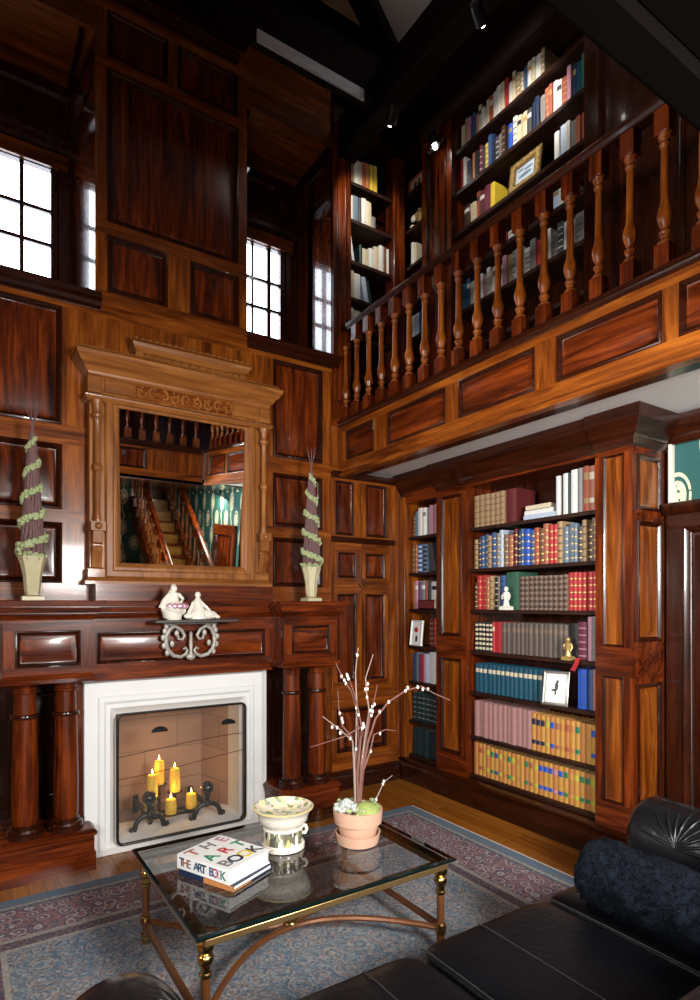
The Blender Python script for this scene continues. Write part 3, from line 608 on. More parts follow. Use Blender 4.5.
obj('back_panel', MB().box(3.53, 3.55, 3.85, 4.38, 2.94, 5.36), ['dk_z'], un)
for z in US: obj('shelf', MB().box(3.25, 3.53, 3.851, 4.07, z-.028, z), ['shelf'], un)
obj('corner_post', MB().box(3.12, 3.25, 4.08, 4.21, 2.94, 5.36), ['fd_z'], un, bev=.012)
obj('cornice', MB().box(3.2, 3.53, 3.851, 4.07, 5.36, 5.52), ['dk_y'], un)
uw = thing('bookcase', 'dark gallery bookcase on the fireplace wall beside the right window', 'bookcase', (2.9, 4.25, 2.94))
obj('pilaster', MB().panelled((2.508, 4.08, 2.94), (1, 0, 0), (0, -1, 0), .172, 2.45, [(.035, .135, .2, 2.3)], .28), PXd, uw)
obj('back_panel', MB().box(2.68, 3.12, 4.36, 4.38, 2.94, 5.36), ['dk_z'], uw)
WS = [4.985, 4.675, 4.335, 4.03, 3.72, 3.41]
for z in WS: obj('shelf', MB().box(2.68, 3.12, 4.10, 4.36, z-.028, z), ['shelf'], uw)
obj('cornice', MB().box(2.5, 3.12, 4.06, 4.38, 5.36, 5.52), ['dk_x'], uw)
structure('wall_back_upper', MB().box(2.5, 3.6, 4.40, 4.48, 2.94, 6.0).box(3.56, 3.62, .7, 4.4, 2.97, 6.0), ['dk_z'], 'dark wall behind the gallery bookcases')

# ------------------------------------------------------------------ books
BM = {}
def book_mesh(kind):
    if kind in BM: return BM[kind]
    acc = {'plain': [], 'bands': [(.1, .13), (.28, .31), (.46, .49), (.64, .67), (.82, .85)], 'label': [(.70, .84)], 'two': [(.18, .29), (.70, .86)],
           'check': [(.06, .14), (.22, .30), (.38, .46), (.54, .62), (.70, .78), (.86, .93)], 'top': [(.58, .92)]}[kind]
    m = MB()
    m.box(-.44, .44, -.93, -.03, .02, .97, 1)
    m.box(-.5, -.43, -1., -.02, 0, 1, 0); m.box(.43, .5, -1., -.02, 0, 1, 0)
    zs = sorted({0., 1.}|{z for a in acc for z in a})
    xs = [(-.5, -.03), (-.3, -.008), (0, 0), (.3, -.008), (.5, -.03)]
    for i in range(len(zs)-1):
        zc = (zs[i]+zs[i+1])/2; a = any(p < zc < q for p, q in acc); o = .004 if a else 0
        pts = [(x, y_+o) for x, y_ in xs]
        lo = [(x, y_, zs[i]) for x, y_ in pts]; hi = [(x, y_, zs[i+1]) for x, y_ in pts]
        m.loft([lo, hi], 2 if a else 0, False, False, closed=False)
    m.add([(x, y_, 1.) for x, y_ in xs]+[(.5, -.06, 1), (-.5, -.06, 1)], [(0, 1, 2, 3, 4, 5, 6)], 0)
    # spine stands at local +y here; flip so it faces local -y
    m.v = [(-x, -y_, z) for x, y_, z in m.v]
    BM[kind] = mesh_of('book', m, ['white', 'pages', 'gilt'], sharp=40)
    return BM[kind]
CM = {}
COLORS = {'tan': (.36, .24, .12), 'marbled tan': (.30, .19, .10), 'brown': (.15, .065, .03), 'dark brown': (.05, .022, .014), 'dark red': (.10, .012, .014), 'red': (.42, .025, .03), 'rust red': (.35, .08, .04), 'brick': (.36, .12, .07),
    'blue': (.035, .085, .22), 'bright blue': (.02, .09, .5), 'grey blue': (.12, .17, .23), 'pale blue': (.42, .50, .62), 'teal': (.010, .075, .125), 'navy': (.008, .02, .06), 'green': (.03, .10, .06), 'dark green': (.006, .028, .032),
    'grey': (.20, .19, .19), 'dark grey': (.05, .05, .055), 'grey brown': (.17, .115, .085), 'black': (.012, .012, .014), 'white': (.70, .69, .66), 'cream': (.62, .54, .38), 'mauve': (.40, .21, .20), 'pink': (.48, .24, .32), 'maroon': (.14, .02, .05),
    'orange': (.50, .20, .06), 'ochre': (.55, .28, .06), 'yellow': (.72, .52, .04), 'purple': (.12, .05, .14), 'gilt': (.5, .34, .12), 'emerald': (.02, .20, .10), 'ash brown': (.11, .085, .07), 'lime': (.45, .45, .05), 'gilt frame': (.13, .075, .02)}
def cmat(c):
    if c == 'gilt': return M['gilt']
    if c not in CM: CM[c] = simple('cloth_'+c.replace(' ', '_'), COLORS[c], .5, noise=.25, nscale=9, bump=.1, bscale=40)
    return CM[c]
ORD = ['first', 'second', 'third', 'fourth', 'fifth', 'sixth', 'seventh', 'eighth', 'ninth', 'tenth', 'eleventh', 'twelfth', 'thirteenth', 'fourteenth', 'fifteenth', 'sixteenth', 'seventeenth', 'eighteenth', 'nineteenth', 'twentieth',
       'twenty-first', 'twenty-second', 'twenty-third', 'twenty-fourth', 'twenty-fifth', 'twenty-sixth', 'twenty-seventh', 'twenty-eighth', 'twenty-ninth', 'thirtieth', 'thirty-first', 'thirty-second', 'thirty-third', 'thirty-fourth']
DESC = {'plain': 'book', 'bands': 'gilt banded book', 'label': 'book with spine label', 'two': 'book with spine labels', 'check': 'ribbed book', 'top': 'book with pale spine top'}
NB = [0]
def put_book(loc, rz, t, dep, h, col, kind, acc, label, group, lean=0., flat=False, pages=None):
    o = bpy.data.objects.new('book', book_mesh(kind)); COL.objects.link(o); NB[0] += 1
    o.scale = (t, dep, h); o.location = loc; o.rotation_euler = (0, lean, rz)
    for i, mt in enumerate((cmat(col), pages or M['pages'], cmat(acc))):
        o.material_slots[i].link = 'OBJECT'; o.material_slots[i].material = mt
    tag(o, label, 'book', group); return o
def row(spec, start, dirv, width, z, rz, hmax, where, group, depth=.19, n0=0, front=0.02):
    # spec: (colour, relative thickness, relative height, kind, accent[, lean])
    tot = sum(s[1] for s in spec); d = Vector(dirv); nrm = Vector((d.y, -d.x, 0)); u = 0.; i = n0
    for s in spec:
        t = s[1]/tot*width
        if s[0] is None: u += t; continue
        lean = s[5] if len(s) > 5 else 0.
        h = hmax*s[2]*random.uniform(.985, 1.0); jit = random.uniform(-.008, .008) if s[3] not in ('check', 'two', 'top') else random.uniform(-.002, .002)
        p = Vector(start)+d*(u+t/2)+Vector((0, 0, z+.001))
        p -= nrm*(front+jit)*1.0
        if lean:
            lean_a = lean; p += d*(h*math.sin(-lean))
            p += Vector((0, 0, abs(math.sin(lean_a))*t*.45*.94)); 
        lab = '%s %s, %s from left on %s' % (s[0], DESC[s[3]], ORD[i], where)
        put_book(p, rz, t*.94, depth, h, s[0], s[3], s[4], lab, group, lean)
        u += t; i += 1
G = 'gilt'
def seq(n, col, t, h, kind, acc): return [(col, t, h, kind, acc)]*n
def colours(s): return [(a, 1., 1., 'plain', G) for a in s]
RZB = R(-90)
def rowB(spec, y0, y1, z, hmax, where, group, xf=3.245, depth=.2, n0=0): row(spec, (xf, y0, 0), (0, -1, 0), y0-y1, z, RZB, hmax, where, group, depth, n0)
def rowA(spec, x0, x1, z, hmax, where, group, yf=4.11, depth=.2, n0=0): row(spec, (x0, yf, 0), (1, 0, 0), x1-x0, z, 0., hmax, where, group, depth, n0)
LB = 'shelf of lower bookcase'
# main bookcase, seven shelves (y 3.28 -> 2.22)
gp = lambda a, b: 'books on the %s %s' % (a, b)
rowB(seq(6, 'marbled tan', .048, .92, 'bands', 'brown')+[('dark red', .10, .93, 'plain', G)], 3.265, 2.86, SH[0], .262, 'top '+LB, gp('top', LB))
for i, (c, dx, th) in enumerate((('pale blue', 0, .035), ('white', .02, .03), ('cream', .06, .03))):
    put_book((3.40, 2.82-.165+(.02 if i == 1 else 0)-dx*.3, SH[0]+.002+i*.036+th/2), 0, th, .16, .27-.03*i, c, 'plain', 'pale blue', '%s paperback lying %s of flat pile on top lower shelf' % (c, ('at bottom', 'in middle', 'on top')[i]), 'paperbacks lying flat on the top shelf')
    o = bpy.context.scene.collection.objects[-1]
    o.rotation_euler = (R(-90), R(90), R(-90)); o.location = (3.27+.01*i, 2.81-.0*i-.01, SH[0]+.002+i*.036+th/2)
    o.rotation_euler = Matrix(((0, 1, 0), (0, 0, -1), (-1, 0, 0))).to_euler() 
rowB([('white', .8, 1., 'plain', G), ('black', .5, 1.0, 'plain', G), ('white', 1., 1.02, 'plain', G), ('dark green', .5, 1., 'plain', G), ('white', 1.2, 1.06, 'plain', G), ('grey', .9, 1.08, 'plain', G), ('rust red', 1, 1.1, 'two', 'tan'), ('brick', 1, 1.08, 'two', 'cream'), ('rust red', 1.1, 1.12, 'two', 'tan')], 2.525, 2.20, SH[0], .262, 'top '+LB, gp('top', LB), n0=10)
r2 = ['tan', 'dark brown', 'blue', 'blue', 'tan', 'blue', 'grey', 'pale blue', 'grey brown', 'brick', 'dark red', 'navy', 'blue', 'bright blue', 'blue', 'rust red', 'brown', 'brick', 'red', 'red', 'tan', 'grey blue', 'grey blue', 'grey blue', 'dark grey', 'tan', 'dark brown', 'grey brown', 'tan']
rowB([(c, random.uniform(.85, 1.2), random.uniform(.80, 1.), 'bands', G if c not in ('tan',) else 'dark brown') for c in r2], 3.275, 2.195, SH[1], .275, 'second '+LB, gp('second', LB))
r3 = [('dark brown', .8, .75, 'bands', G), ('red', 1.2, .94, 'bands', G), ('red', 1.2, .96, 'bands', G), ('brick', 1, .9, 'bands', G), ('tan', 1.1, .92, 'bands', 'brown'), ('black', 1., .88, 'bands', 'cream'), ('tan', .5, .88, 'plain', G), ('blue', 1.6, .92, 'bands', 'navy'), ('green', 3.4, 1.0, 'plain', G)]
r3 += seq(10, 'grey brown', 1.08, .86, 'check', 'dark brown')+seq(7, 'red', .95, .9, 'bands', G)
rowB(r3, 3.265, 2.195, SH[2], .27, 'third '+LB, gp('third', LB))
r4 = [('black', .9, .82, 'check', 'cream')]*5+[('red', .6, .82, 'label', 'cream'), ('red', 1.8, .83, 'plain', G)]+seq(14, 'ash brown', 1.0, .82, 'label', 'grey brown')+[('black', 1.9, .86, 'plain', G), ('maroon', 1.6, .9, 'bands', 'pink'), ('pink', .7, 1.02, 'plain', G), ('grey', 1.9, 1.03, 'plain', 'white')]
rowB(r4, 3.265, 2.195, SH[3], .27, 'fourth '+LB, gp('fourth', LB))
rowB(seq(15, 'teal', 1., .94, 'label', 'cream'), 3.26, 2.64, SH[4], .225, 'fifth '+LB, gp('fifth', LB))
rowB([('bright blue', 1.3, 1.12, 'bands', 'blue'), ('blue', .7, 1.12, 'plain', G), ('mauve', 1.2, 1.14, 'plain', G)], 2.365, 2.20, SH[4], .225, 'fifth '+LB, gp('fifth', LB), n0=15)
law = ['ochre', 'orange', 'ochre']
acc6 = ['navy', 'navy', 'navy', 'lime', 'bright blue', 'brick', 'orange', 'rust red', 'orange', 'emerald', 'orange', 'ochre', 'bright blue', 'bright blue']
rowB(seq(12, 'mauve', 1., .98, 'plain', G)+[(law[i % 3], .86, .93, 'two', a) for i, a in enumerate(acc6)], 3.265, 2.195, SH[5], .27, 'sixth '+LB, gp('sixth', LB))
acc7 = ['orange', 'rust red', 'orange', 'lime', 'emerald', 'blue', 'lime', 'orange', 'emerald', 'lime', 'orange', 'ochre', 'emerald', 'brick', 'lime', 'bright blue', 'bright blue', 'bright blue', 'pink', 'bright blue', 'emerald', 'ochre', 'lime', 'emerald', 'emerald', 'lime', 'emerald']
rowB([(law[(i*2+1) % 3], 1., .95+.05*(i < 4), 'two', a) for i, a in enumerate(acc7)], 3.27, 2.195, SH[6], .245, 'bottom '+LB, gp('bottom', LB))
# narrow bookcase
NBK = 'shelf of narrow corner bookcase'
NY0, NY1 = 4.012, 3.635
rowB([('brown', .8, .8, 'bands', G), ('grey blue', .9, .9, 'plain', G), ('white', 1.2, 1., 'plain', G), ('white', 1., .98, 'label', 'grey'), ('grey', .8, .95, 'plain', G), ('pink', 1, 1.02, 'plain', G), ('mauve', 1, 1.04, 'plain', G), ('pink', 1.1, 1.05, 'plain', G)], NY0, NY1, SH[0], .24, 'top '+NBK, gp('top', NBK))
rowB([('brown', .8, .93, 'bands', G), ('brick', .6, .93, 'bands', G), ('blue', 1.3, .95, 'check', 'pale blue'), ('grey blue', 1.3, .92, 'check', 'navy'), ('dark grey', 1.2, .92, 'plain', G, R(-12)), (None, 2.4)], NY0, NY1, SH[1], .26, 'second '+NBK, gp('second', NBK))
rowB([('orange', .8, 1., 'plain', G), ('pink', 1., 1., 'label', 'white'), ('purple', .8, .98, 'plain', G), ('grey', 1.2, 1, 'label', 'white'), ('rust red', .7, .97, 'plain', G), ('dark grey', 1., .97, 'plain', G), ('white', 1.8, .95, 'label', 'black'), ('cream', 1., .93, 'plain', G)], NY0, NY1, SH[2], .24, 'third '+NBK, gp('third', NBK))
rowB([(None, 4.4), ('dark red', 1, .93, 'bands', G), ('red', .9, .95, 'bands', G), ('dark red', 1., .95, 'bands', G)], NY0, NY1, SH[3], .25, 'fourth '+NBK, gp('fourth', NBK))
rowB([('blue', .8, .9, 'plain', G), ('grey blue', .8, .95, 'plain', G), ('maroon', .5, .9, 'plain', G), ('red', .5, .92, 'plain', G), ('pale blue', 1.2, .94, 'plain', G), ('white', 1.4, 1., 'plain', G), ('white', 1.2, 1.02, 'label', 'grey')], NY0, NY1, SH[4], .26, 'fifth '+NBK, gp('fifth', NBK))
rowB(seq(7, 'dark green', 1., .95, 'bands', 'grey'), NY0, NY1, SH[5], .25, 'sixth '+NBK, gp('sixth', NBK))
rowB(seq(7, 'dark green', 1., .93, 'bands', 'navy'), NY0, NY1, SH[6], .24, 'bottom '+NBK, gp('bottom', NBK))
# gallery main
UB = 'shelf of gallery bookcase'
def rnd(cols, lo=.8, hi=1.): return [(c, random.uniform(.7, 1.3), random.uniform(lo, hi), random.choice(['plain', 'plain', 'label', 'bands']), random.choice(['gilt', 'white', 'black'])) for c in cols]
rowB(rnd(['cream', 'tan', 'pink', 'blue', 'mauve', 'cream', 'white', 'cream', 'rust red', 'white', 'white', 'cream', 'red', 'white', 'cream', 'tan', 'cream', 'blue', 'white', 'cream', 'white', 'tan'], .82, 1.1), 3.47, 2.66, US[0], .24, 'top '+UB, gp('top', UB), xf=3.30)
rowB(rnd(['red', 'white', 'navy', 'black', 'orange', 'black', 'maroon', 'dark grey', 'yellow', 'blue', 'navy', 'dark grey', 'grey', 'dark brown', 'black', 'bright blue', 'white', 'cream', 'cream', 'dark grey', 'navy', 'navy', 'grey', 'brick', 'rust red', 'white', 'white', 'rust red', 'pink', 'navy', 'teal', 'emerald', 'brick'], .8, 1.02), 3.47, 2.31, US[1], .27, 'second '+UB, gp('second', UB), xf=3.30)
rowB(rnd(['dark brown', 'cream', 'rust red', 'dark red', 'maroon', 'yellow'], .7, .98), 3.43, 3.12, US[2], .25, 'third '+UB, gp('third', UB), xf=3.30)
rowB(rnd(['white', 'pale blue', 'white', 'grey', 'brick', 'rust red', 'brick'], .78, 1.), 2.58, 2.31, US[2], .26, 'third '+UB, gp('third', UB), xf=3.30, n0=6)
rowB(rnd(['red', 'white', 'dark grey'], .4, .5), 3.06, 2.86, US[3], .24, 'fourth '+UB, gp('fourth', UB), xf=3.30)
rowB(rnd(['pale blue', 'white'], .7, .8), 2.62, 2.48, US[3], .24, 'fourth '+UB, gp('fourth', UB), xf=3.30, n0=3)
rowB(rnd(['teal', 'blue', 'cream', 'brick', 'white', 'pink', 'white', 'cream', 'white', 'white', 'pink', 'tan', 'grey', 'pale blue', 'white', 'white', 'grey', 'red', 'red', 'white', 'grey', 'dark grey', 'white', 'white', 'grey', 'grey'], .75, 1.), 3.45, 2.32, US[4], .25, 'fifth '+UB, gp('fifth', UB), xf=3.30)
# gallery narrow, and by the window
UW = 'shelf of bookcase beside the window'
rowA([('dark red', .6, .8, 'plain', G), ('tan', .8, .95, 'plain', G), ('white', 1, .98, 'plain', G), ('cream', 1, .95, 'plain', G), ('rust red', .9, 1., 'plain', G), ('orange', 1., 1., 'plain', G), ('yellow', 1., 1.02, 'plain', G), ('yellow', .8, 1.02, 'plain', G), (None, 3.2)], 2.69, 3.11, WS[0], .235, 'top '+UW, gp('top', UW))
rowA([('cream', .9, .9, 'plain', G), ('grey blue', 1.4, .95, 'plain', G), ('dark grey', .6, .93, 'plain', G), ('white', 1.2, .98, 'plain', G), ('cream', 1.3, .96, 'plain', G), ('grey', 1., .5, 'plain', G), (None, 3.2)], 2.69, 3.11, WS[1], .24, 'second '+UW, gp('second', UW))
rowA([('white', .5, 1., 'plain', G, R(-10)), (None, 1.6), ('dark green', .6, .7, 'plain', G), ('cream', 1.2, .62, 'plain', G), ('white', 1.2, .7, 'plain', G), ('cream', 1., .85, 'plain', G), ('white', .9, .95, 'plain', G), ('brown', .7, .95, 'plain', G), ('white', .6, .93, 'plain', G)], 2.69, 3.11, WS[2], .25, 'third '+UW, gp('third', UW))
rowA([('cream', .9, 1., 'plain', G), ('white', 1.1, .95, 'plain', G), ('pale blue', .8, .9, 'plain', G, R(-10)), ('dark green', .7, .85, 'plain', G, R(-12)), (None, 3.6)], 2.69, 3.11, WS[3], .24, 'fourth '+UW, gp('fourth', UW))
rowA([('white', .9, 1., 'plain', G), ('cream', 1.1, .95, 'plain', G), (None, 5)], 2.69, 3.11, WS[4], .24, 'fifth '+UW, gp('fifth', UW))
UN = 'shelf of narrow gallery bookcase'
rowB([('white', .6, 1., 'plain', G), ('cream', .5, .95, 'plain', G), (None, 3)], 4.08, 3.86, US[2], .24, 'third '+UN, gp('third', UN), xf=3.29)
rowB([('yellow', .6, .7, 'plain', G), (None, 3)], 4.0, 3.86, US[3], .24, 'fourth '+UN, gp('fourth', UN), xf=3.29)
rowB([('white', .6, .95, 'plain', G), ('pale blue', .9, .95, 'plain', G), ('blue', .6, .93, 'plain', G), (None, 1)], 4.08, 3.86, US[4], .24, 'fifth '+UN, gp('fifth', UN), xf=3.29)

# ------------------------------------------------------------------ shelf ornaments
def statuette(label, loc, rz, h, mat, cat='statuette', name='statuette'):
    t = thing(name, label, cat, loc, rz)
    k = h/.18
    b = MB(); b.stack(-.035*k, .035*k, -.03*k, .03*k, [(0, .004*k), (.02*k, .004*k), (.025*k, 0), (.03*k, -.004*k)], 'lrfb')
    obj('plinth', b, [mat], t, world=False)
    f = MB()
    f.lathe((0, 0, .028*k), [(.026*k, 0), (.022*k, .02*k), (.018*k, .045*k), (.024*k, .07*k), (.028*k, .09*k), (.020*k, .105*k), (.008*k, .11*k)], 14)
    f.sphere((.002*k, -.004*k, .155*k), .017*k, (1, 1, 1.2))
    f.tube([(-.024*k, 0, .125*k), (-.034*k, -.008*k, .10*k), (-.018*k, -.026*k, .085*k)], [.008*k, .008*k, .006*k]); f.tube([(.024*k, 0, .125*k), (.036*k, -.004*k, .10*k), (.03*k, -.014*k, .07*k)], [.008*k, .008*k, .006*k])
    obj('figure', f, [mat], t, world=False); return t
statuette('small white statuette standing before the green book on the third lower shelf', (3.215, 2.905, SH[2]), RZB, .17, 'porcelain')
statuette('small golden statuette standing near the right end of the fourth lower shelf', (3.215, 2.395, SH[3]), RZB, .15, 'gilt')
rbn = MB().loft([[(3.20, 2.33, 1.165), (3.20, 2.30, 1.165)], [(3.205, 2.345, 1.13), (3.205, 2.315, 1.13)], [(3.212, 2.38, 1.085), (3.212, 2.345, 1.08)]], 0, False, False, closed=False)
rbn.v = rbn.v+[(a+.003, b, c) for a, b, c in rbn.v]; n_ = len(rbn.v)//2; rbn.f += [[i+n_ for i in f] for f in rbn.f]; rbn.m += [0]*(len(rbn.f)-len(rbn.m))
o = obj('ribbon', rbn, [cmat('red')]); tag(o, 'red bookmark ribbon hanging from the fourth lower shelf', 'ribbon')
def photo_frame(label, loc, rz, w, h, tilt, fm, art, mw=.022, paper='white', ink='dark grey'):
    t = thing('picture_frame', label, 'picture frame', loc, rz)
    m = MB(); c = math.cos(tilt); s = math.sin(tilt)
    def P(u, v, n): return (u, n*-c+v*s, v*c+n*s)
    rings = []
    for ins, n in ((0, 0), (0, .012), (.004, .016), (mw*.5, .018), (mw*.8, .012), (mw, .006)):
        rings.append([P(-w/2+ins, ins, n), P(w/2-ins, ins, n), P(w/2-ins, h-ins, n), P(-w/2+ins, h-ins, n)])
    m.loft(rings, 0, cap1=False)
    obj('frame', m, [fm], t, world=False)
    a = MB(); i = mw; a.loft([[P(-w/2+i, i, .006), P(w/2-i, i, .006), P(w/2-i, h-i, .006), P(-w/2+i, h-i, .006)], [P(-w/2+i, i, .004), P(w/2-i, i, .004), P(w/2-i, h-i, .004), P(-w/2+i, h-i, .004)]], 0)
    obj('picture', a, [M['white'] if paper == 'white' else cmat(paper)], t, world=False)
    d = MB()
    for (u, v, ru, rv) in art: 
        d.loft([[P(u+ru*math.cos(q*math.pi/6), v+rv*math.sin(q*math.pi/6), .0065) for q in range(12)], [P(u+ru*.95*math.cos(q*math.pi/6), v+rv*.95*math.sin(q*math.pi/6), .0072) for q in range(12)]], 0)
    obj('drawing', d, [cmat(ink)], t, world=False)
    st = MB().box(-.012, .012, .012, .016, 0, h*.6); st.v = [(x, y_+(h*.6-z)*.35+.02*0+ (z*math.tan(tilt)), z) for x, y_, z in st.v]
    obj('easel_back', st, [fm], t, world=False); return t
photo_frame('silver framed drawing leaning beside the blue set on the fifth lower shelf', (3.225, 2.505, SH[4]+.001), RZB+R(14), .175, .225, R(10), 'silver', [(.005, .125, .012, .028), (-.01, .10, .02, .008), (.01, .155, .009, .011), (.0, .085, .006, .02)])
gf_ = photo_frame('ornate gilt framed picture on the third shelf of the gallery bookcase', (3.31, 2.83, US[2]+.001), RZB, .28, .235, R(8), cmat('gilt frame'), [(0, .10, .06, .014), (.03, .135, .04, .010), (-.04, .15, .03, .008)], mw=.062, paper='pale blue', ink='grey blue')
ov = MB()
for i in range(30):
    q = i/30*4; e_ = q % 1; u_, v_ = ((-.11+.22*e_, .03), (.11, .03+.175*e_), (.11-.22*e_, .205), (-.11, .205-.175*e_))[int(q)]
    ov.sphere((u_, -.016+v_*math.tan(R(8)), v_), .016 if i % 2 else .011, (1.2, .6, 1), 8, 5)
obj('carved_leaves', ov, ['gilt'], gf_, world=False)
photo_frame('wide red framed photograph on the top shelf of the narrow gallery bookcase', (3.30, 3.985, US[0]+.001), RZB, .24, .155, R(8), cmat('rust red'), [(-.03, .08, .02, .03), (.02, .08, .02, .03)], mw=.025, paper='cream', ink='dark brown')
photo_frame('white card with a red rose on the fourth narrow corner shelf', (3.225, 3.905, SH[3]+.001), RZB, .15, .215, R(6), 'white', [(.0, .06, .016, .03)], mw=.012)
def flat_book_on(label, loc, size, col, group=None):
    t = MB(); sx_, sy_, sz_ = size
    t.box(-sx_/2, sx_/2, -sy_/2, sy_/2, 0, .006, 0).box(-sx_/2, sx_/2, -sy_/2, sy_/2, sz_-.006, sz_, 0).box(-sx_/2, -sx_/2+.006, -sy_/2, sy_/2, 0, sz_, 0).box(-sx_/2+.006, sx_/2-.008, -sy_/2+.006, sy_/2-.006, .006, sz_-.006, 1)
    o = obj('book', t, [cmat(col), 'pages'], None); o.location = loc; return tag(o, label, 'book', group)
# red rose on the card
rs = MB()
for q in range(7): rs.sphere((.012*math.cos(q*.9), 0, .012*math.sin(q*.9)), .012, (1, .35, 1), 8, 5)
statu = obj('flower_print', rs, [cmat('red')], bpy.data.objects['picture_frame.003'], world=False); statu.location = (-.005, .004, .135)
o = flat_book_on('dark red book lying flat in front on the third narrow corner shelf', (3.215, 3.74, SH[2]+.001), (.05, .2, .075), 'dark red')
cam_ = thing('shelf_ornament', 'gold and white ornament on the second shelf of the narrow gallery bookcase', 'ornament', (3.33, 3.97, US[1]))
obj('body', MB().lathe((3.33, 3.97, US[1]), [(.03, 0), (.012, .02), (.02, .05), (.05, .09), (.055, .12), (.03, .15), (.034, .16)], 16), ['gilt'], cam_)
obj('bow', MB().sphere((3.29, 4.02, US[1]+.10), .03, (.6, 1, 1)).sphere((3.29, 4.035, US[1]+.03), .022), ['porcelain'], cam_)

# ------------------------------------------------------------------ mantelpiece
man = thing('mantelpiece', 'carved mahogany mantelpiece with paired columns framing the white fireplace', 'mantelpiece', (1.22, 3.85, 0))
CORN = [(1.393, 0), (1.395, .018), (1.412, .018), (1.414, .006), (1.420, .008), (1.444, .036), (1.446, .026), (1.452, .026), (1.454, .046), (1.480, .050), (1.482, .036), (1.489, .036), (1.491, .068), (1.515, .070), (1.52, .064)]
def block(x0, x1):
    b = MB().panelled((x0, 3.62, 1.10), (1, 0, 0), (0, -1, 0), x1-x0, .30, [(.055, x1-x0-.055, .055, .255)], 0, k=1.0)
    b.add([(x0, 3.62, 1.1), (x0, 4.09, 1.1), (x0, 4.09, 1.4), (x0, 3.62, 1.4), (x1, 3.62, 1.1), (x1, 4.09, 1.1), (x1, 4.09, 1.4), (x1, 3.62, 1.4)], [(0, 1, 2, 3), (4, 5, 6, 7)], 0)
    b.stack(x0, x1, 3.62, 4.09, [(1.06, .0), (1.068, .018), (1.09, .022), (1.10, .012), (1.115, 0)], 'lrf', 1)
    obj('entablature_block', b, ('fd_z', 'fd_x', 'dk_x', 'fd_x'), man)
    obj('cornice', MB().stack(x0, x1, 3.62, 4.09, CORN, 'lrf'), ['fd_x'], man)
    # pedestal
    obj('pedestal', MB().stack(x0-.015, x1+.015, 3.615, 4.09, [(0, .008), (.10, .008), (.105, .0), (.19, 0), (.20, .012), (.215, .014), (.225, .004), (.232, -.01)], 'lrf'), ['fd_x'], man)
    obj('back_board', MB().panelled((x0, 4.03, .23), (1, 0, 0), (0, -1, 0), x1-x0, .83, [(.09, x1-x0-.09, .08, .75)], .05), ['dk_z', 'dk_x', 'dk_z', 'dk_z'], man)
block(.19, .622); block(1.838, 2.255)
for cx in (.298, .502, 1.935, 2.135):
    col = obj('column', MB().lathe((cx, 3.70, 0), [(.058, .285), (.064, .33), (.0655, .5), (.062, .70), (.058, .876), (.056, .91), (.053, 1.03)], 28), ['fd_z'], man)
    obj('base', MB().lathe((cx, 3.70, 0), [(.09, .232), (.09, .252), (.084, .258), (.088, .268), (.082, .28), (.070, .284), (.072, .292), (.064, .30)], 28), ['dk_z'], col)
    obj('ring', MB().lathe((cx, 3.70, 0), [(.058, .872), (.070, .878), (.072, .886), (.070, .894), (.058, .90)], 28), ['dk_z'], col)
    obj('capital', MB().lathe((cx, 3.70, 0), [(.053, 1.01), (.062, 1.016), (.062, 1.026), (.056, 1.032), (.058, 1.045), (.074, 1.056), (.076, 1.066)], 28), ['fd_z'], col)
fz = MB().panelled((.622, 3.80, 1.04), (1, 0, 0), (0, -1, 0), 1.216, .38, [(.06, 1.156, .10, .29)], 0, k=.9)
fz.add([(.622, 3.80, 1.04), (1.838, 3.80, 1.04), (1.838, 4.09, 1.04), (.622, 4.09, 1.04)], [(0, 1, 2, 3)], 1)
obj('frieze', fz, ['fd_z', 'fd_x', 'dk_z', 'fd_x'], man)
obj('shelf', MB().stack(.622, 1.838, 3.80, 4.09, CORN, 'f').box(.70, 1.90, 3.93, 4.09, 1.52, 1.625), ['fd_x'], man)
obj('jamb_board', MB().box(.555, .602, 3.79, 4.09, .23, 1.06), ['fd_z'], man)
# white stone surround
su = thing('fireplace_surround', 'white carved stone fireplace surround', 'fireplace surround', (1.18, 3.8, 0))
s = MB()
o0 = (.604, 1.742, 0., 1.035); i0 = (.79, 1.585, .075, .832)
seqs = [(0, .015), (.02, 0), (.40, 0), (.46, -.012), (.60, -.012), (.66, -.002), (.78, -.004), (.88, .020), (1., .035), (1., .30)]
rings = [[(o0[0], 4.05, o0[2]), (o0[1], 4.05, o0[2]), (o0[1], 4.05, o0[3]), (o0[0], 4.05, o0[3])]]
for t, dpt in seqs:
    f = lambda a, b: a+(b-a)*t
    x0, x1, z0, z1 = f(o0[0], i0[0]), f(o0[1], i0[1]), f(o0[2], i0[2]), f(o0[3], i0[3])
    rings.append([(x0, 3.76+dpt, z0), (x1, 3.76+dpt, z0), (x1, 3.76+dpt, z1), (x0, 3.76+dpt, z1)])
s.loft(rings, 0, False, False)
obj('stone_frame', s, ['stone'], su, bev=.003)
obj('slip', MB().box(1.742, 1.836, 3.90, 4.05, 0, 1.035), ['stone'], su)
fb = MB(); a, b = .76, 1.61
lo = [(a, 3.88), (a+.10, 4.34), (b-.10, 4.34), (b, 3.88)]
fb.loft([[(x, y_, .07) for x, y_ in lo], [(x, y_, .95) for x, y_ in lo]], 0, False, False, closed=False)
fb.add([(x, y_, .07) for x, y_ in lo], [(0, 1, 2, 3)], 1); fb.add([(x, y_, .95) for x, y_ in lo], [(0, 1, 2, 3)], 0)
obj('firebox', fb, ['brick', simple('pale_hearth_tile', (.27, .22, .18), .8, noise=.1)], su)
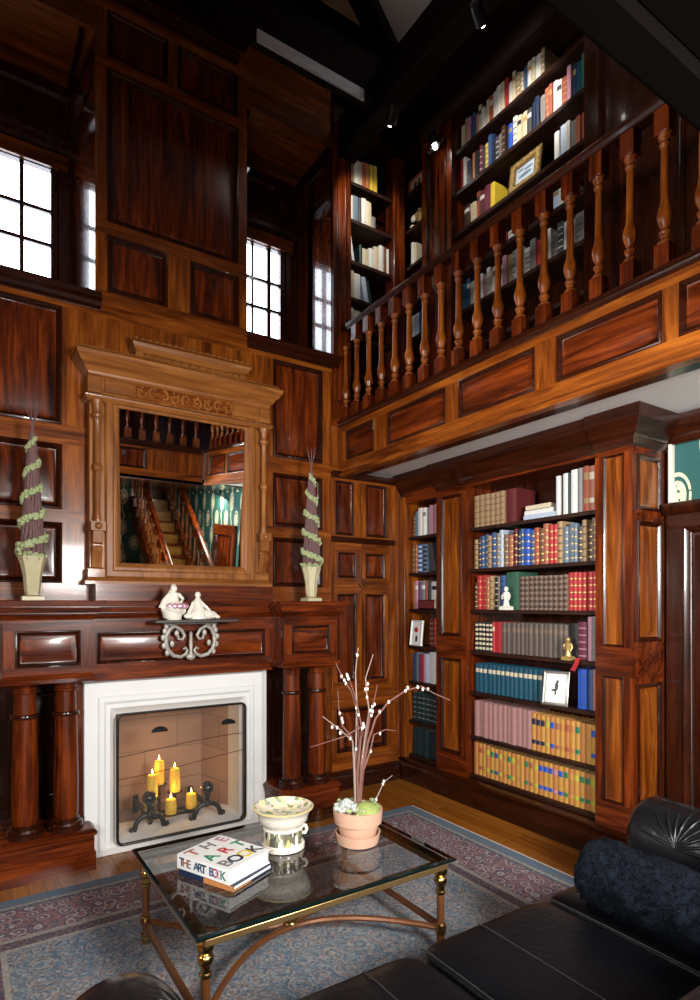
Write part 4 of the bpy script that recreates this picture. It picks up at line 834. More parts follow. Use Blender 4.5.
# mesh screen
fs = thing('fire_screen', 'fine wire mesh fire screen with dark rounded frame', 'fire screen', (1.19, 3.74, 0))
def rrect(x0, x1, z0, z1, r, y_, n=5):
    pts = []
    for cx_, cz_, a0 in ((x1-r, z1-r, 0), (x0+r, z1-r, 90), (x0+r, z0+r, 180), (x1-r, z0+r, 270)):
        for i in range(n+1): a_ = R(a0+90*i/n); pts.append((cx_+r*math.cos(a_), y_, cz_+r*math.sin(a_)))
    return pts
fo = rrect(.785, 1.60, .058, .838, .035, 3.725)
obj('frame', MB().tube(fo, .008, 8, closed=True), ['dkmetal'], fs)
obj('side_band', MB().loft([fo, [(x, 3.775, z) for x, y_, z in fo]], 0, False, False), ['dkmetal'], fs)
obj('wire_mesh', MB().add(fo, [tuple(range(len(fo)))], 0), ['screen'], fs)
for hx in (1.03, 1.475):
    obj('handle', MB().prism([(.05*math.cos(R(q)), .034*math.sin(R(q))) for q in range(0, 181, 15)], (hx, 3.722, .712), (1, 0, 0), (0, 0, 1), (0, -1, 0), .016), ['iron'], fs, bev=.004)
for z0, dz in ((.595, .02), (.47, .03)):
    obj('tie_wire', MB().tube([(.79+i*.081, 3.722, z0+.03*math.sin(i*.35+z0*9)*dz/.02*.4+.004*i) for i in range(11)], .0018, 5), ['iron'], fs)
# andirons
def andiron(x, y_, label):
    t = thing('andiron', label, 'andiron', (x, y_, .072), 0, 'andirons in the fireplace')
    f = MB()
    for sg in (-1, 1):
        pts = [(x, y_, .165)]
        for q in range(0, 361, 24):
            a_ = R(90-q*.5) if q <= 180 else None
        arc = [(x+sg*.088*math.sin(R(q)), y_, .092+.075*math.cos(R(q))) for q in range(0, 91, 15)]
        curl = [(x+sg*u, y_, v) for u, v in ((.090, .084), (.098, .0775), (.110, .078), (.117, .087), (.113, .097), (.104, .098))]
        f.tube(arc+curl, [.016]*len(arc)+[.015, .0055+.008, .012, .011, .010, .009], 8)
    obj('scroll_feet', f, ['iron'], t)
    obj('post', MB().lathe((x, y_, 0), [(.018, .15), (.026, .165), (.022, .18), (.014, .19), (.016, .215), (.024, .222), (.018, .23)], 14), ['iron'], t)
    obj('ball', MB().sphere((x, y_, .270), .045, n=20, k=14), [simple('polished_black_ball', (.012, .012, .02), .12, .3, coat=.5)], t)
    obj('log_bar', MB().bar((x, y_+.01, .155), (x-.0, y_+.36, .155), .02, .03).box(x-.018, x+.018, y_+.35, y_+.365, .075, .19), ['iron'], t)
andiron(1.005, 3.86, 'black iron andiron with ball finial on the left side of the fireplace')
andiron(1.385, 3.86, 'black iron andiron with ball finial on the right side of the fireplace')
# candle stand
cs = thing('candle_stand', 'black iron tiered candle stand inside the fireplace', 'candle stand', (1.18, 4.02, .072))
CAN = [(1.115, 4.04, .295, .155, .034, 'tallest yellow candle at the back of the candle stand'), (1.055, 3.98, .235, .145, .034, 'tall yellow candle at the left of the candle stand'), (1.215, 4.02, .235, .155, .034, 'tall yellow candle on the right middle plate of the candle stand'),
       (1.165, 3.94, .118, .095, .036, 'short yellow candle at the front centre of the candle stand'), (1.315, 3.98, .118, .095, .036, 'short yellow candle at the far right of the candle stand'), (1.05, 4.06, .118, .085, .030, 'short yellow candle half hidden behind the left andiron')]
obj('frame', MB().bar((1.02, 4.06, .10), (1.34, 4.06, .10), .014, .014).bar((1.02, 3.96, .10), (1.34, 3.96, .10), .014, .014).bar((1.03, 3.9, .10), (1.03, 4.12, .10), .014, .014).bar((1.33, 3.9, .10), (1.33, 4.12, .10), .014, .014)
    .box(1.02, 1.04, 3.93, 3.95, .072, .1).box(1.32, 1.34, 3.93, 3.95, .072, .1).box(1.02, 1.04, 4.09, 4.11, .072, .1).box(1.32, 1.34, 4.09, 4.11, .072, .1), ['iron'], cs)
for (x, y_, z, h, r, lab) in CAN:
    obj('plate', MB().lathe((x, y_, 0), [(.012, .10), (.010, z-.016), (.030, z-.012), (.050, z-.006), (.052, z), (.048, z-.001)], 18), ['iron'], cs)
    c = thing('candle', lab, 'candle', (x, y_, z), 0, 'lit yellow candles in the fireplace')
    obj('wax', MB().lathe((x, y_, z), [(r, 0), (r*1.02, h*.3), (r*.98, h*.8), (r*.9, h*.97), (r*.78, h), (r*.6, h-.006), (.003, h-.008)], 20), ['wax'], c)
    obj('wick', MB().tube([(x, y_, z+h-.01), (x+.001, y_, z+h+.008)], .0013, 5), ['black'], c)
    obj('flame', MB().lathe((x, y_, z+h+.002), [(.001, 0), (.005, .006), (.0062, .012), (.004, .024), (.0008, .038)], 10), ['flame'], c)
    L_ = bpy.data.lights.new('candle_light', 'POINT'); L_.energy = .4; L_.color = (1, .55, .18); L_.shadow_soft_size = .012
    lo_ = bpy.data.objects.new('candle_light', L_); COL.objects.link(lo_); lo_.location = (0, 0, h+.05); lo_.parent = c

# ------------------------------------------------------------------ mirror
mir = thing('overmantel_mirror', 'large carved oak framed mirror above the mantel', 'mirror', (1.28, 4.0, 1.625))
fr = MB()
gx0, gx1, gz0, gz1 = .865, 1.69, 1.765, 2.735
rings = []
for ins, yv in ((.10, 4.07), (.10, 3.985), (.09, 3.975), (.055, 3.975), (.05, 3.985), (.03, 3.985), (.015, 3.995), (0, 4.02)):
    rings.append([(gx0-ins, yv, gz0-ins), (gx1+ins, yv, gz0-ins), (gx1+ins, yv, gz1+ins), (gx0-ins, yv, gz1+ins)])
fr.loft(rings, 0, False, False)
fr.box(.675, gx0-.09, 4.0, 4.08, 1.70, 2.80).box(gx1+.09, 1.885, 4.0, 4.08, 1.70, 2.80)
obj('inner_frame', fr, ['ok_z'], mir, bev=.003)
obj('base_rail', MB().stack(.675, 1.885, 4.0, 4.09, [(1.625, .03), (1.645, .03), (1.66, .018), (1.67, .01), (1.72, .01), (1.73, 0)], 'lrf'), ['ok_x'], mir)
tl = R(4.0)
gl = MB().add([(gx0-.012, 4.035+.012, gz0-.01), (gx1+.012, 4.035+.012, gz0-.01), (gx1+.012, 4.035+.012-math.tan(tl)*1., gz1+.01), (gx0-.012, 4.035+.012-math.tan(tl)*1., gz1+.01)], [(0, 1, 2, 3)])
obj('glass', gl, ['mirror'], mir)
obj('backing', MB().box(gx0-.05, gx1+.05, 4.06, 4.085, gz0-.05, gz1+.05), ['ok_z'], mir)
obj('frieze', MB().box(.665, 1.895, 3.985, 4.09, 2.815, 2.93).box(.66, .74, 3.97, 3.985, 2.82, 2.925).box(1.82, 1.90, 3.97, 3.985, 2.82, 2.925).box(.76, .94, 3.975, 3.985, 2.835, 2.915).box(1.62, 1.80, 3.975, 3.985, 2.835, 2.915), ['ok_x'], mir, bev=.004)
cv = MB()   # carved scrolling foliage along the frieze
for i in range(9):
    cx_ = .985+i*.0737; sg = 1 if i % 2 else -1
    sp = [(cx_+(.034-.0033*j)*math.cos(sg*j*.75+i), 3.978, 2.873+(.040-.0038*j)*math.sin(sg*j*.75+i)) for j in range(10)]
    cv.tube(sp, [.011-.0005*j for j in range(10)], 6)
    for q in range(5): cv.sphere((cx_+.026*math.cos(q*1.3+i), 3.977, 2.873+.036*math.sin(q*1.3+i)), .010, (1, .7, .7), 7, 4)
obj('carving_ground', MB().box(.952, 1.608, 3.980, 3.986, 2.828, 2.92), ['st_x'], mir)
obj('carved_scrollwork', cv, ['ok_z'], mir)
obj('lower_moulding', MB().stack(.675, 1.885, 3.985, 4.09, [(2.765, 0), (2.775, .015), (2.79, .03), (2.80, .032), (2.815, .012)], 'lrf'), ['ok_x'], mir)
obj('cornice', MB().stack(.675, 1.885, 3.985, 4.09, [(2.925, .0), (2.935, .012), (2.95, .015), (2.965, .035), (2.985, .045), (3.0, .065), (3.02, .075), (3.03, .085), (3.055, .088), (3.065, .07), (3.085, .06)], 'lrf'), ['ok_x'], mir)
cr = MB().box(.97, 1.70, 4.0, 4.08, 3.08, 3.14).stack(.965, 1.705, 3.99, 4.08, [(3.135, 0), (3.15, .02), (3.175, .035), (3.19, .038), (3.20, .03)], 'lrf')
for i in range(19): cr.lathe((.945+i*.0428, 3.955, 3.197), [(.024, 0), (.024, .012), (.016, .022), (.004, .027)], 10)
cr.box(.95, 1.0, 3.985, 4.08, 3.075, 3.135).box(1.67, 1.72, 3.985, 4.08, 3.075, 3.135)
obj('crest', cr, ['ok_x'], mir)
ar = MB()
for i in range(11):
    cx_ = 1.03+i*.061
    ar.tube([(cx_+.026*math.cos(R(q)), 3.993, 3.088+.035*math.sin(R(q))) for q in range(0, 181, 20)], .011, 6)
obj('crest_arcade', ar, ['ok_x'], mir)
for sx_ in (.715, 1.845):
    cl = MB(); yc = 3.965
    cl.lathe((sx_, yc, 0), [(.030, 2.66), (.034, 2.67), (.034, 2.68), (.022, 2.69), (.024, 2.735), (.036, 2.76), (.036, 2.77)], 14)
    cl.lathe((sx_, yc, 0), [(.02, 2.0), (.024, 2.03), (.018, 2.08), (.0195, 2.25), (.019, 2.325), (.027, 2.335), (.029, 2.35), (.027, 2.365), (.019, 2.375), (.018, 2.5), (.0175, 2.64), (.026, 2.66)], 14)
    cl.box(sx_-.042, sx_+.042, yc-.042, 4.02, 1.955, 2.01)
    cl.sphere((sx_, yc-.043, 1.983), .022, (1, .6, 1), 10, 6)
    obj('colonnette', cl, ['ok_z'], mir)
    bkt = MB().prism([(3.93, 1.955), (4.02, 1.955), (4.02, 1.73), (3.985, 1.73), (3.975, 1.78), (3.95, 1.83), (3.945, 1.855), (3.965, 1.86), (3.965, 1.875), (3.94, 1.88), (3.935, 1.92)], (sx_-.03, 0, 0), (0, 1, 0), (0, 0, 1), (1, 0, 0), .06)
    obj('bracket', bkt, ['ok_z'], mir, bev=.003)

# ------------------------------------------------------------------ iron bracket shelf and figurines
bs = thing('bracket_shelf', 'small dark shelf on a scrolled iron bracket at the middle of the mantel', 'shelf', (1.235, 3.76, 1.40))
obj('board', MB().box(.975, 1.50, 3.60, 3.79, 1.385, 1.402), [simple('slate_dark', (.05, .045, .042), .35)], bs, bev=.004)
bx = 1.235
sc_ = MB()
for sg in (-1, 1):
    pts = []
    main = [(.10, 1.365), (.135, 1.34), (.155, 1.30), (.158, 1.255), (.145, 1.21), (.11, 1.175), (.065, 1.165), (.035, 1.18), (.022, 1.205), (.034, 1.222), (.05, 1.212)]
    sc_.tube([(bx+sg*u, 3.745, v) for u, v in main], [.012, .013, .014, .014, .014, .013, .012, .011, .010, .009, .008], 8)
    sc_.tube([(bx+sg*u, 3.745, v) for u, v in [(.14, 1.375), (.10, 1.36), (.06, 1.335), (.04, 1.30), (.055, 1.275), (.08, 1.28), (.08, 1.30)]], [.010, .012, .012, .011, .010, .009, .008], 8)
    for u, v in [(.165, 1.33), (.175, 1.29), (.17, 1.24), (.15, 1.195), (.155, 1.36), (.09, 1.315), (.12, 1.25)]: sc_.sphere((bx+sg*u, 3.745, v), .016, (1, .6, 1.3), 8, 5)
sc_.lathe((bx, 3.745, 0), [(.006, 1.165), (.016, 1.175), (.010, 1.20), (.014, 1.25), (.009, 1.29), (.013, 1.31), (.004, 1.325)], 12); sc_.sphere((bx, 3.745, 1.165), .026, (1.2, .7, .9), 10, 6)
sc_.box(bx-.17, bx+.17, 3.735, 3.755, 1.372, 1.385)
obj('scroll_bracket', sc_, ['pewter'], bs)
fg = thing('figurine', 'porcelain seated lady figurine in a pink wide skirt on the left of the bracket shelf', 'figurine', (1.11, 3.69, 1.402), 0, 'porcelain figurines on the bracket shelf')
F = lambda m: m
g = MB(); x0, y0, z0 = 1.11, 3.69, 1.402
g.lathe((x0, y0, z0), [(.045, 0), (.048, .012), (.03, .02), (.058, .05), (.066, .075), (.055, .10), (.03, .118), (.022, .13), (.030, .15), (.026, .168), (.010, .175)], 20)
g.sphere((x0-.002, y0-.004, z0+.193), .021, (1, 1, 1.15)); g.sphere((x0, y0+.006, z0+.205), .018)
g.tube([(x0-.028, y0, z0+.16), (x0-.06, y0-.01, z0+.12), (x0-.078, y0-.01, z0+.07)], [.012, .016, .022]); g.tube([(x0+.028, y0, z0+.16), (x0+.05, y0-.02, z0+.13), (x0+.03, y0-.05, z0+.11)], [.011, .010, .008])
g.lathe((x0-.006, y0+.014, z0), [(.055, .01), (.066, .05), (.056, .09), (.040, .13), (.026, .17), (.014, .19)], 18)
g.sphere((x0-.055, y0, z0+.075), .028, (1, .8, 1.2)); g.sphere((x0+.045, y0-.005, z0+.06), .03, (1, .8, 1))
obj('figure', g, ['porcelain'], fg)
sk = MB()
for i in range(9): sk.sphere((x0+.056*math.cos(i*.55-3.6)+.012, y0+.056*math.sin(i*.55-3.6), z0+.085), .024, (1, 1, .8), 8, 5)
obj('skirt', sk, ['pink'], fg)
f2 = thing('figurine', 'white porcelain reclining lady figurine on the right of the bracket shelf', 'figurine', (1.275, 3.69, 1.402), 0, 'porcelain figurines on the bracket shelf')
g = MB(); x0 = 1.275
g.sphere((x0+.01, y0, z0+.012), .09, (1.15, .55, .16), 18, 6); g.sphere((x0+.03, y0-.005, z0+.032), .06, (1.4, .6, .5), 14, 7)
g.tube([(x0-.02, y0, z0+.02), (x0-.022, y0, z0+.07), (x0-.018, y0, z0+.115), (x0-.015, y0, z0+.135)], [.035, .03, .026, .010], 12); g.sphere((x0-.015, y0-.004, z0+.155), .019, (1, 1, 1.15))
g.tube([(x0+.005, y0-.01, z0+.11), (x0+.03, y0-.03, z0+.08), (x0+.055, y0-.03, z0+.055)], [.010, .009, .008]); g.tube([(x0-.04, y0, z0+.11), (x0-.06, y0, z0+.07), (x0-.085, y0, z0+.02)], [.012, .010, .009])
g.tube([(x0+.03, y0, z0+.04), (x0+.08, y0-.01, z0+.03), (x0+.125, y0-.01, z0+.012)], [.03, .02, .010], 10)
g.lathe((x0-.012, y0+.004, z0), [(.06, .004), (.058, .03), (.045, .06), (.034, .09), (.026, .12), (.012, .14)], 16)
g.sphere((x0-.06, y0, z0+.022), .034, (1.3, .7, .65))
obj('figure', g, ['porcelain'], f2)

# ------------------------------------------------------------------ topiaries
def topiary(x, y_, lab, ph, sgn):
    z = 1.52
    t = thing('spiral_topiary', lab, 'topiary', (x, y_, z), 0, 'spiral topiaries on the mantel')
    u = MB().stack(x-.045, x+.045, y_-.045, y_+.045, [(z, .012), (z+.022, .012), (z+.026, 0), (z+.034, -.02), (z+.04, -.02)], 'lrfb')
    pr = [(.034, .038), (.040, .06), (.046, .14), (.058, .20), (.068, .235), (.07, .25), (.060, .252), (.055, .235)]
    n = 24; rings = []
    for r, h in pr: rings.append([(x+r*(1+.05*math.cos(8*a))*math.cos(a), y_+r*(1+.05*math.cos(8*a))*math.sin(a), z+h) for a in [2*math.pi*i/n for i in range(n)]])
    u.loft(rings, 0)
    obj('urn', u, ['urn'], t)
    cn = MB(); H_ = .72
    for i in range(16):
        a = 2*math.pi*i/16; pts = []
        for j in range(9):
            q = j/8; rr = (.046*(1-q)**.8+.010); aa = a+.5*math.sin(j*1.7+i)*.3
            pts.append((x+rr*math.cos(aa), y_+rr*math.sin(aa), z+.23+q*H_))
        cn.tube(pts, [.012-.004*j/8 for j in range(9)], 6)
    obj('twig_cone', cn, ['cone'], t)
    tw = MB()
    for i in range(6):
        a = i*1.1; tw.tube([(x, y_, z+.23+H_-.06), (x+.006*math.cos(a), y_+.006*math.sin(a), z+.23+H_+.06), (x+.035*math.cos(a), y_+.03*math.sin(a), z+.23+H_+.15+.02*(i % 3))], [.005, .003, .0014], 5)
    obj('twig_tuft', tw, ['cone'], t)
    lf = MB(); random.seed(int(x*100))
    nt_ = 4.6
    for j in range(230):
        q = j/230; rr = (.058*(1-q)**.75+.014); a = ph+sgn*q*nt_*2*math.pi; zz = z+.27+q*(H_-.06)
        for k_ in range(2):
            s_ = random.uniform(.010, .017)*(1.25-.6*q)
            lf.sphere((x+rr*math.cos(a)+random.uniform(-.007, .007), y_+rr*math.sin(a)+random.uniform(-.007, .007), zz+random.uniform(-.014, .014)), s_, (1, 1, .8), 6, 4)
    for j in range(60):
        a = j*2.4; rr = random.uniform(.03, .072); lf.sphere((x+rr*math.cos(a), y_+rr*math.sin(a), z+.252+random.uniform(0, .02)), random.uniform(.012, .018), (1, 1, .7), 6, 4)
    obj('moss_spiral', lf, ['leaf'], t)
topiary(.345, 3.83, 'spiral topiary in a cream urn on the left end of the mantel', 2.2, 1)
topiary(2.165, 3.83, 'spiral topiary in a cream urn on the right end of the mantel', .6, -1)

# ------------------------------------------------------------------ rug
RC = (1.22, 1.83); RH = (1.57, 1.61)
M['rug'] = rug_mat(*RH)
r_ = MB().box(-RH[0], RH[0], -RH[1], RH[1], .001, .012)
o = obj('rug', r_, ['rug', 'cream']); o.location = (RC[0], RC[1], 0); tag(o, 'blue grey patterned oriental rug under the glass table', 'rug')
for sg in (-1, 1): obj('edge_binding', MB().box(min(sg*RH[0], sg*(RH[0]+.012)), max(sg*RH[0], sg*(RH[0]+.012)), -RH[1], RH[1], .001, .011), ['cream'], o, world=False)

# ------------------------------------------------------------------ coffee table
ct = thing('coffee_table', 'glass topped coffee table with brass collared legs on the rug', 'coffee table', (1.2, 2.30, .012))
tx0, tx1, ty0, ty1 = .635, 1.765, 1.872, 2.725
rings = []
for ins, z in ((.006, .405), (0, .409), (0, .418), (.010, .423)): rings.append([(tx0+ins, ty0+ins, z), (tx1-ins, ty0+ins, z), (tx1-ins, ty1-ins, z), (tx0+ins, ty1-ins, z)])
g = MB().loft(rings, 0, False, False); obj('glass_edge', g, ['glassedge'], ct)
obj('glass_top', MB().add(rings[-1], [(0, 1, 2, 3)]), ['tabletop'], ct)
ins = .035
f = MB(); a0, a1, b0, b1 = tx0+ins, tx1-ins, ty0+ins, ty1-ins
for p, q in (((a0, b0), (a1, b0)), ((a0, b1), (a1, b1)), ((a0, b0), (a0, b1)), ((a1, b0), (a1, b1))): f.bar((p[0], p[1], .391), (q[0], q[1], .391), .05, .026)
obj('apron_frame', f, [simple('aged_brass_rail', (.42, .26, .11), .3, .8, noise=.2)], ct, bev=.004)
for lx, ly in ((a0+.012, b0+.012), (a1-.012, b0+.012), (a0+.012, b1-.012), (a1-.012, b1-.012)):
    lg = obj('leg', MB().lathe((lx, ly, 0), [(.016, .05), (.016, .20), (.017, .345)], 16), ['copper'], ct)
    pr = [(.016, .336), (.022, .338), (.024, .344), (.018, .350), (.020, .356), (.028, .362), (.026, .372), (.018, .376), (.030, .379)]
    obj('collar', MB().lathe((lx, ly, 0), [(.017, .262), (.021, .268), (.021, .276), (.017, .28), (.017, .300), (.025, .308), (.029, .322), (.024, .336), (.018, .342), (.028, .352), (.030, .366), (.026, .379)], 16), ['brass'], lg)
    obj('middle_collar', MB().lathe((lx, ly, 0), [(.016, .090), (.022, .096), (.022, .134), (.016, .140)], 16), ['brass'], lg)
    obj('foot', MB().lathe((lx, ly, 0), [(.008, .012), (.018, .016), (.020, .03), (.017, .042), (.021, .048), (.021, .058), (.016, .064)], 16), ['brass'], lg)
# arched stretchers: two bows that touch in the middle
xm, ym = (a0+a1)/2, (b0+b1)/2
def bow(p, q, c):
    pts = []
    for i in range(17):
        t_ = i/16; pts.append(((1-t_)**2*p[0]+2*t_*(1-t_)*c[0]+t_*t_*q[0], (1-t_)**2*p[1]+2*t_*(1-t_)*c[1]+t_*t_*q[1], .115))
    return pts
for s_ in (MB().tube(bow((a0, b0), (a1, b0), (xm, 2*(ym-.02)-b0)), .013, 8), MB().tube(bow((a0, b1), (a1, b1), (xm, 2*(ym+.02)-b1)), .013, 8)):
    obj('stretcher', s_, ['copper'], ct)
for s_ in (MB().bar((a0, b0, .115), (a0, b1, .115), .022, .02), MB().bar((a1, b0, .115), (a1, b1, .115), .022, .02)): obj('side_stretcher', s_, ['copper'], ct)
obj('stretcher_knot', MB().sphere((xm, ym, .115), .03, (1.2, 1, .9), 14, 8), ['brass'], ct)

# books on the table
TZ = .4235
def text_mesh(ch, size, mat, ext=.0008, shear=0.):
    cu = bpy.data.curves.new('letter', 'FONT'); cu.body = ch; cu.size = size; cu.extrude = ext; cu.align_x = 'CENTER'; cu.align_y = 'CENTER'; cu.offset = size*.018
    tmp = bpy.data.objects.new('tmp', cu); COL.objects.link(tmp)
    dg = bpy.context.evaluated_depsgraph_get(); dg.update()
    me = bpy.data.meshes.new_from_object(tmp.evaluated_get(dg)); bpy.data.objects.remove(tmp); bpy.data.curves.remove(cu)
    me.materials.clear(); me.materials.append(mat); return me
def letter(parent, ch, size, col, loc, rot):
    me = text_mesh(ch, size, cmat(col) if col in COLORS else M[col]); o = bpy.data.objects.new('letter', me); COL.objects.link(o); o.parent = parent; o.location = loc; o.rotation_euler = rot; return o
bang = math.atan2(.126, .22)-R(0)
def table_book(name, label, loc, rz, w, l, h, m0):
    t = thing(name, label, 'book', loc, rz, 'books on the coffee table')
    c = MB().box(0, w, 0, l, 0, .004, 0).box(0, w, 0, l, h-.004, h, 0).box(0, .005, 0, l, .004, h-.004, 0)
    obj('cover', c, m0, t, world=False, bev=.001)
    obj('pages', MB().box(.005, w-.006, .006, l-.006, .004, h-.004), ['white'], t, world=False)
    return t
ang = R(24)
bw, bl = .235, .285
bB = Vector((.842, 2.112))                     # nearest corner on the glass
low = table_book('book', 'thin blue and orange book lying under the white art book', (bB.x+.012, bB.y-.012, TZ), ang+R(2), .235, .285, .022, [cmat('navy')])
obj('orange_spine', MB().box(-.002, .0, .0, .15, .001, .021).box(0, .1, -.001, .0, .001, .006), [cmat('orange')], low, world=False)
top = table_book('book', 'thick white book with scattered coloured letters on its cover, on top of the pair', (bB.x, bB.y, TZ+.0225), ang, bw, bl, .056, ['white'])
# cover lettering: lines run along +x of the book, first line at its far end
lines = [('THE', [('T', 'brick'), ('H', 'grey'), ('E', 'pink')]), ('ART', [('A', 'emerald'), ('R', 'red'), ('T', 'emerald')]), ('BOOK', [('B', 'grey'), ('O', 'navy'), ('O', 'yellow'), ('K', 'dark grey')])]
for li, (w_, ls) in enumerate(lines):
    for ci, (ch, co) in enumerate(ls):
        letter(top, ch, .082, co, (.045+ci*(.16/(len(ls)-1))*1.0-.005+(.008 if li == 1 else 0), bl-.05-li*.09, .0565), (0, 0, random.uniform(-.12, .12)))
sp = [('T', 'navy'), ('H', 'brick'), ('E', 'grey'), (' ', ''), ('A', 'blue'), ('R', 'teal'), ('T', 'navy'), (' ', ''), ('B', 'blue'), ('O', 'red'), ('O', 'pale blue'), ('K', 'emerald')]
for i, (ch, co) in enumerate(sp):
    if ch == ' ': continue
    letter(top, ch, .046, co, (-.0006, bl-.028-i*.0205, .028), (R(90), 0, R(-90)))

# ceramic bowl
bc = (1.20, 2.375)
bo = thing('footed_bowl', 'painted cream ceramic footed bowl near the middle of the glass table', 'bowl', (bc[0], bc[1], TZ))
obj('body', MB().lathe((0, 0, 0), [(.084, 0), (.095, .003), (.095, .022), (.088, .028), (.086, .05), (.086, .085), (.090, .090), (.086, .097), (.092, .104), (.102, .118), (.108, .124), (.112, .145), (.124, .170), (.134, .176), (.135, .181), (.128, .183)], 36, ms=[1, 1, 1, 0, 0, 1, 1, 1, 1, 1, 1, 1, 1, 2, 2, 2], cap1=False), ['bowl_out', 'glaze', 'glaze_rim'], bo, world=False)
obj('inside', MB().lathe((0, 0, 0), [(.128, .183), (.112, .168), (.085, .152), (.04, .146), (.001, .145)], 36, cap0=False), ['bowl_in'], bo, world=False)
for sg in (0.0,):
    a_ = R(-24)+sg; hd = [(math.cos(a_)*r, math.sin(a_)*r, z) for r, z in ((.085, .058), (.098, .058), (.105, .074), (.099, .090), (.086, .09))]
    obj('handle', MB().tube(hd, .008, 8), ['glaze'], bo, world=False)
# potted willow
pc = (1.505, 2.235)
pw_ = thing('potted_willow', 'terracotta pot of succulents and bare catkin branches on the glass table', 'potted plant', (pc[0], pc[1], TZ), R(-33.2))
obj('saucer', MB().lathe((0, 0, 0), [(.080, 0), (.091, .004), (.101, .045), (.103, .052), (.096, .052), (.088, .012), (.001, .010)], 32), ['terra'], pw_, world=False)
obj('pot', MB().lathe((0, 0, 0), [(.074, .010), (.086, .06), (.095, .092), (.095, .095), (.108, .097), (.112, .15), (.112, .156), (.100, .157), (.096, .14), (.001, .138)], 32), ['terra'], pw_, world=False)
ms = MB()
random.seed(3)
ms.sphere((.038, -.045, .155), .055, (1.05, .9, .75), 16, 10); ms.sphere((.07, .02, .150), .035, (1, 1, .7))
obj('moss_mound', ms, ['moss'], pw_, world=False)
su_ = MB()
for j in range(70):
    a = random.uniform(0, 6.28); r = random.uniform(.0, .055); su_.sphere((-.05+r*math.cos(a), -.02+r*math.sin(a), .165+random.uniform(-.01, .035)*(1-r/.06)), random.uniform(.010, .018), (1, 1, .7), 6, 4)
obj('succulent', su_, ['leaf2'], pw_, world=False)
sg_ = MB()
for j in range(40):
    a = random.uniform(0, 6.28); r = random.uniform(.06, .10); sg_.sphere((r*math.cos(a), r*math.sin(a), .158+random.uniform(-.005, .018)), random.uniform(.008, .016), (1, 1, .8), 6, 4)
obj('sedum', sg_, ['leaf'], pw_, world=False)
def zb(p): # sketch units of the plant study to metres in its own frame
    return ((p[0]-265)/1009., (1.5-TZ)-(36+p[1]/4.547)/222.)
BR = [([(262, 760), (252, 640), (256, 520), (260, 300), (254, 150), (266, 35)], 0), ([(262, 760), (258, 560), (272, 470), (262, 330), (236, 240), (200, 190), (163, 112)], .05), ([(268, 760), (280, 600), (292, 530), (308, 420), (326, 310), (340, 260), (351, 195)], -.05),
      ([(270, 760), (275, 620), (300, 440), (318, 330), (306, 250), (302, 180), (338, 72)], .08), ([(275, 760), (285, 610), (310, 460), (345, 350), (400, 278), (480, 225), (550, 205), (605, 235), (672, 262)], -.08),
      ([(272, 760), (290, 600), (322, 520), (342, 450), (400, 432), (447, 442)], .12), ([(255, 760), (248, 560), (240, 450), (180, 390), (108, 328)], -.1), ([(240, 450), (195, 400), (178, 330), (172, 240)], .1),
      ([(285, 440), (290, 380), (200, 425), (55, 463)], -.12), ([(330, 770), (352, 730), (386, 665), (427, 636)], .06), ([(205, 815), (175, 835), (138, 866)], -.10), ([(268, 760), (262, 620), (276, 470), (282, 400), (268, 320), (250, 250), (225, 170)], -.03)]
CAT = {0: [(262, 68), (258, 310)], 1: [(190, 172), (203, 190), (210, 205), (215, 165)], 2: [(330, 300), (322, 318), (332, 322), (340, 290), (326, 340)], 3: [(312, 208), (300, 232), (308, 268), (310, 230)], 4: [(362, 320), (403, 276), (478, 226), (488, 212), (532, 208), (555, 218), (578, 218)], 5: [(325, 520), (370, 445)],
       6: [(150, 382), (172, 384), (186, 408), (230, 440)], 7: [(182, 345), (192, 366), (196, 382)], 8: [(288, 372), (292, 385), (284, 392)], 9: [(350, 738), (382, 672), (386, 660)], 11: [(268, 340), (222, 172), (218, 160), (256, 495), (290, 530)], 10: []}
for i, (pts, dd) in enumerate(BR):
    n = len(pts); P3 = []
    for j, p in enumerate(pts):
        u, v = zb(p); P3.append((u, dd*(j/(n-1))+(.012*math.sin(i*2.1+j)), v))
    r0 = .0062 if pts[0][1] > 700 and i < 9 or i == 11 else .0042
    b_ = obj('branch', MB().tube(P3, [r0*(1-.72*j/(n-1)) for j in range(n)], 7), ['bark' if i % 3 else 'trunkbark'], pw_, world=False)
    cs_ = MB()
    for p in CAT.get(i, []):
        u, v = zb(p); kx = min(range(n), key=lambda q: (pts[q][0]-p[0])**2+(pts[q][1]-p[1])**2)
        cs_.sphere((u, P3[kx][1]-.004, v), .0068, (.85, .85, 1.25), 8, 6)
    if cs_.v: obj('catkins', cs_, ['catkin'], b_, world=False)

# ------------------------------------------------------------------ sofa
sf = thing('sofa', 'low black leather sofa with rolled arms in the foreground', 'sofa', (1.45, 1.0, .012))
def puff(x0, x1, y0, y1, z0, z1, r=.05, puffy=.02, n=10, wr=.006):
    m = MB(); rings = []
    nx, ny = 18, 14
    # superellipsoid cushion
    for k_ in range(13):
        a = -math.pi/2+math.pi*k_/12; ca, sa = math.cos(a), math.sin(a); e = .28
        sz = math.copysign(abs(sa)**e, sa); rr = max(abs(ca), .0)**e if ca > 1e-6 else .0
        ring = []
        for j in range(48):
            t = 2*math.pi*j/48; ex = .18
            cx_ = math.copysign(abs(math.cos(t))**ex, math.cos(t)); sy_ = math.copysign(abs(math.sin(t))**ex, math.sin(t))
            q = .5 if False else 1
            rx = (x1-x0)/2; ry = (y1-y0)/2; rr_ = max(rr, .02) if k_ not in (0, 12) else .55
            ring.append(((x0+x1)/2+rx*rr_*cx_, (y0+y1)/2+ry*rr_*sy_, (z0+z1)/2+(z1-z0)/2*sz))
        rings.append(ring)
    m.loft(rings, 0); return m
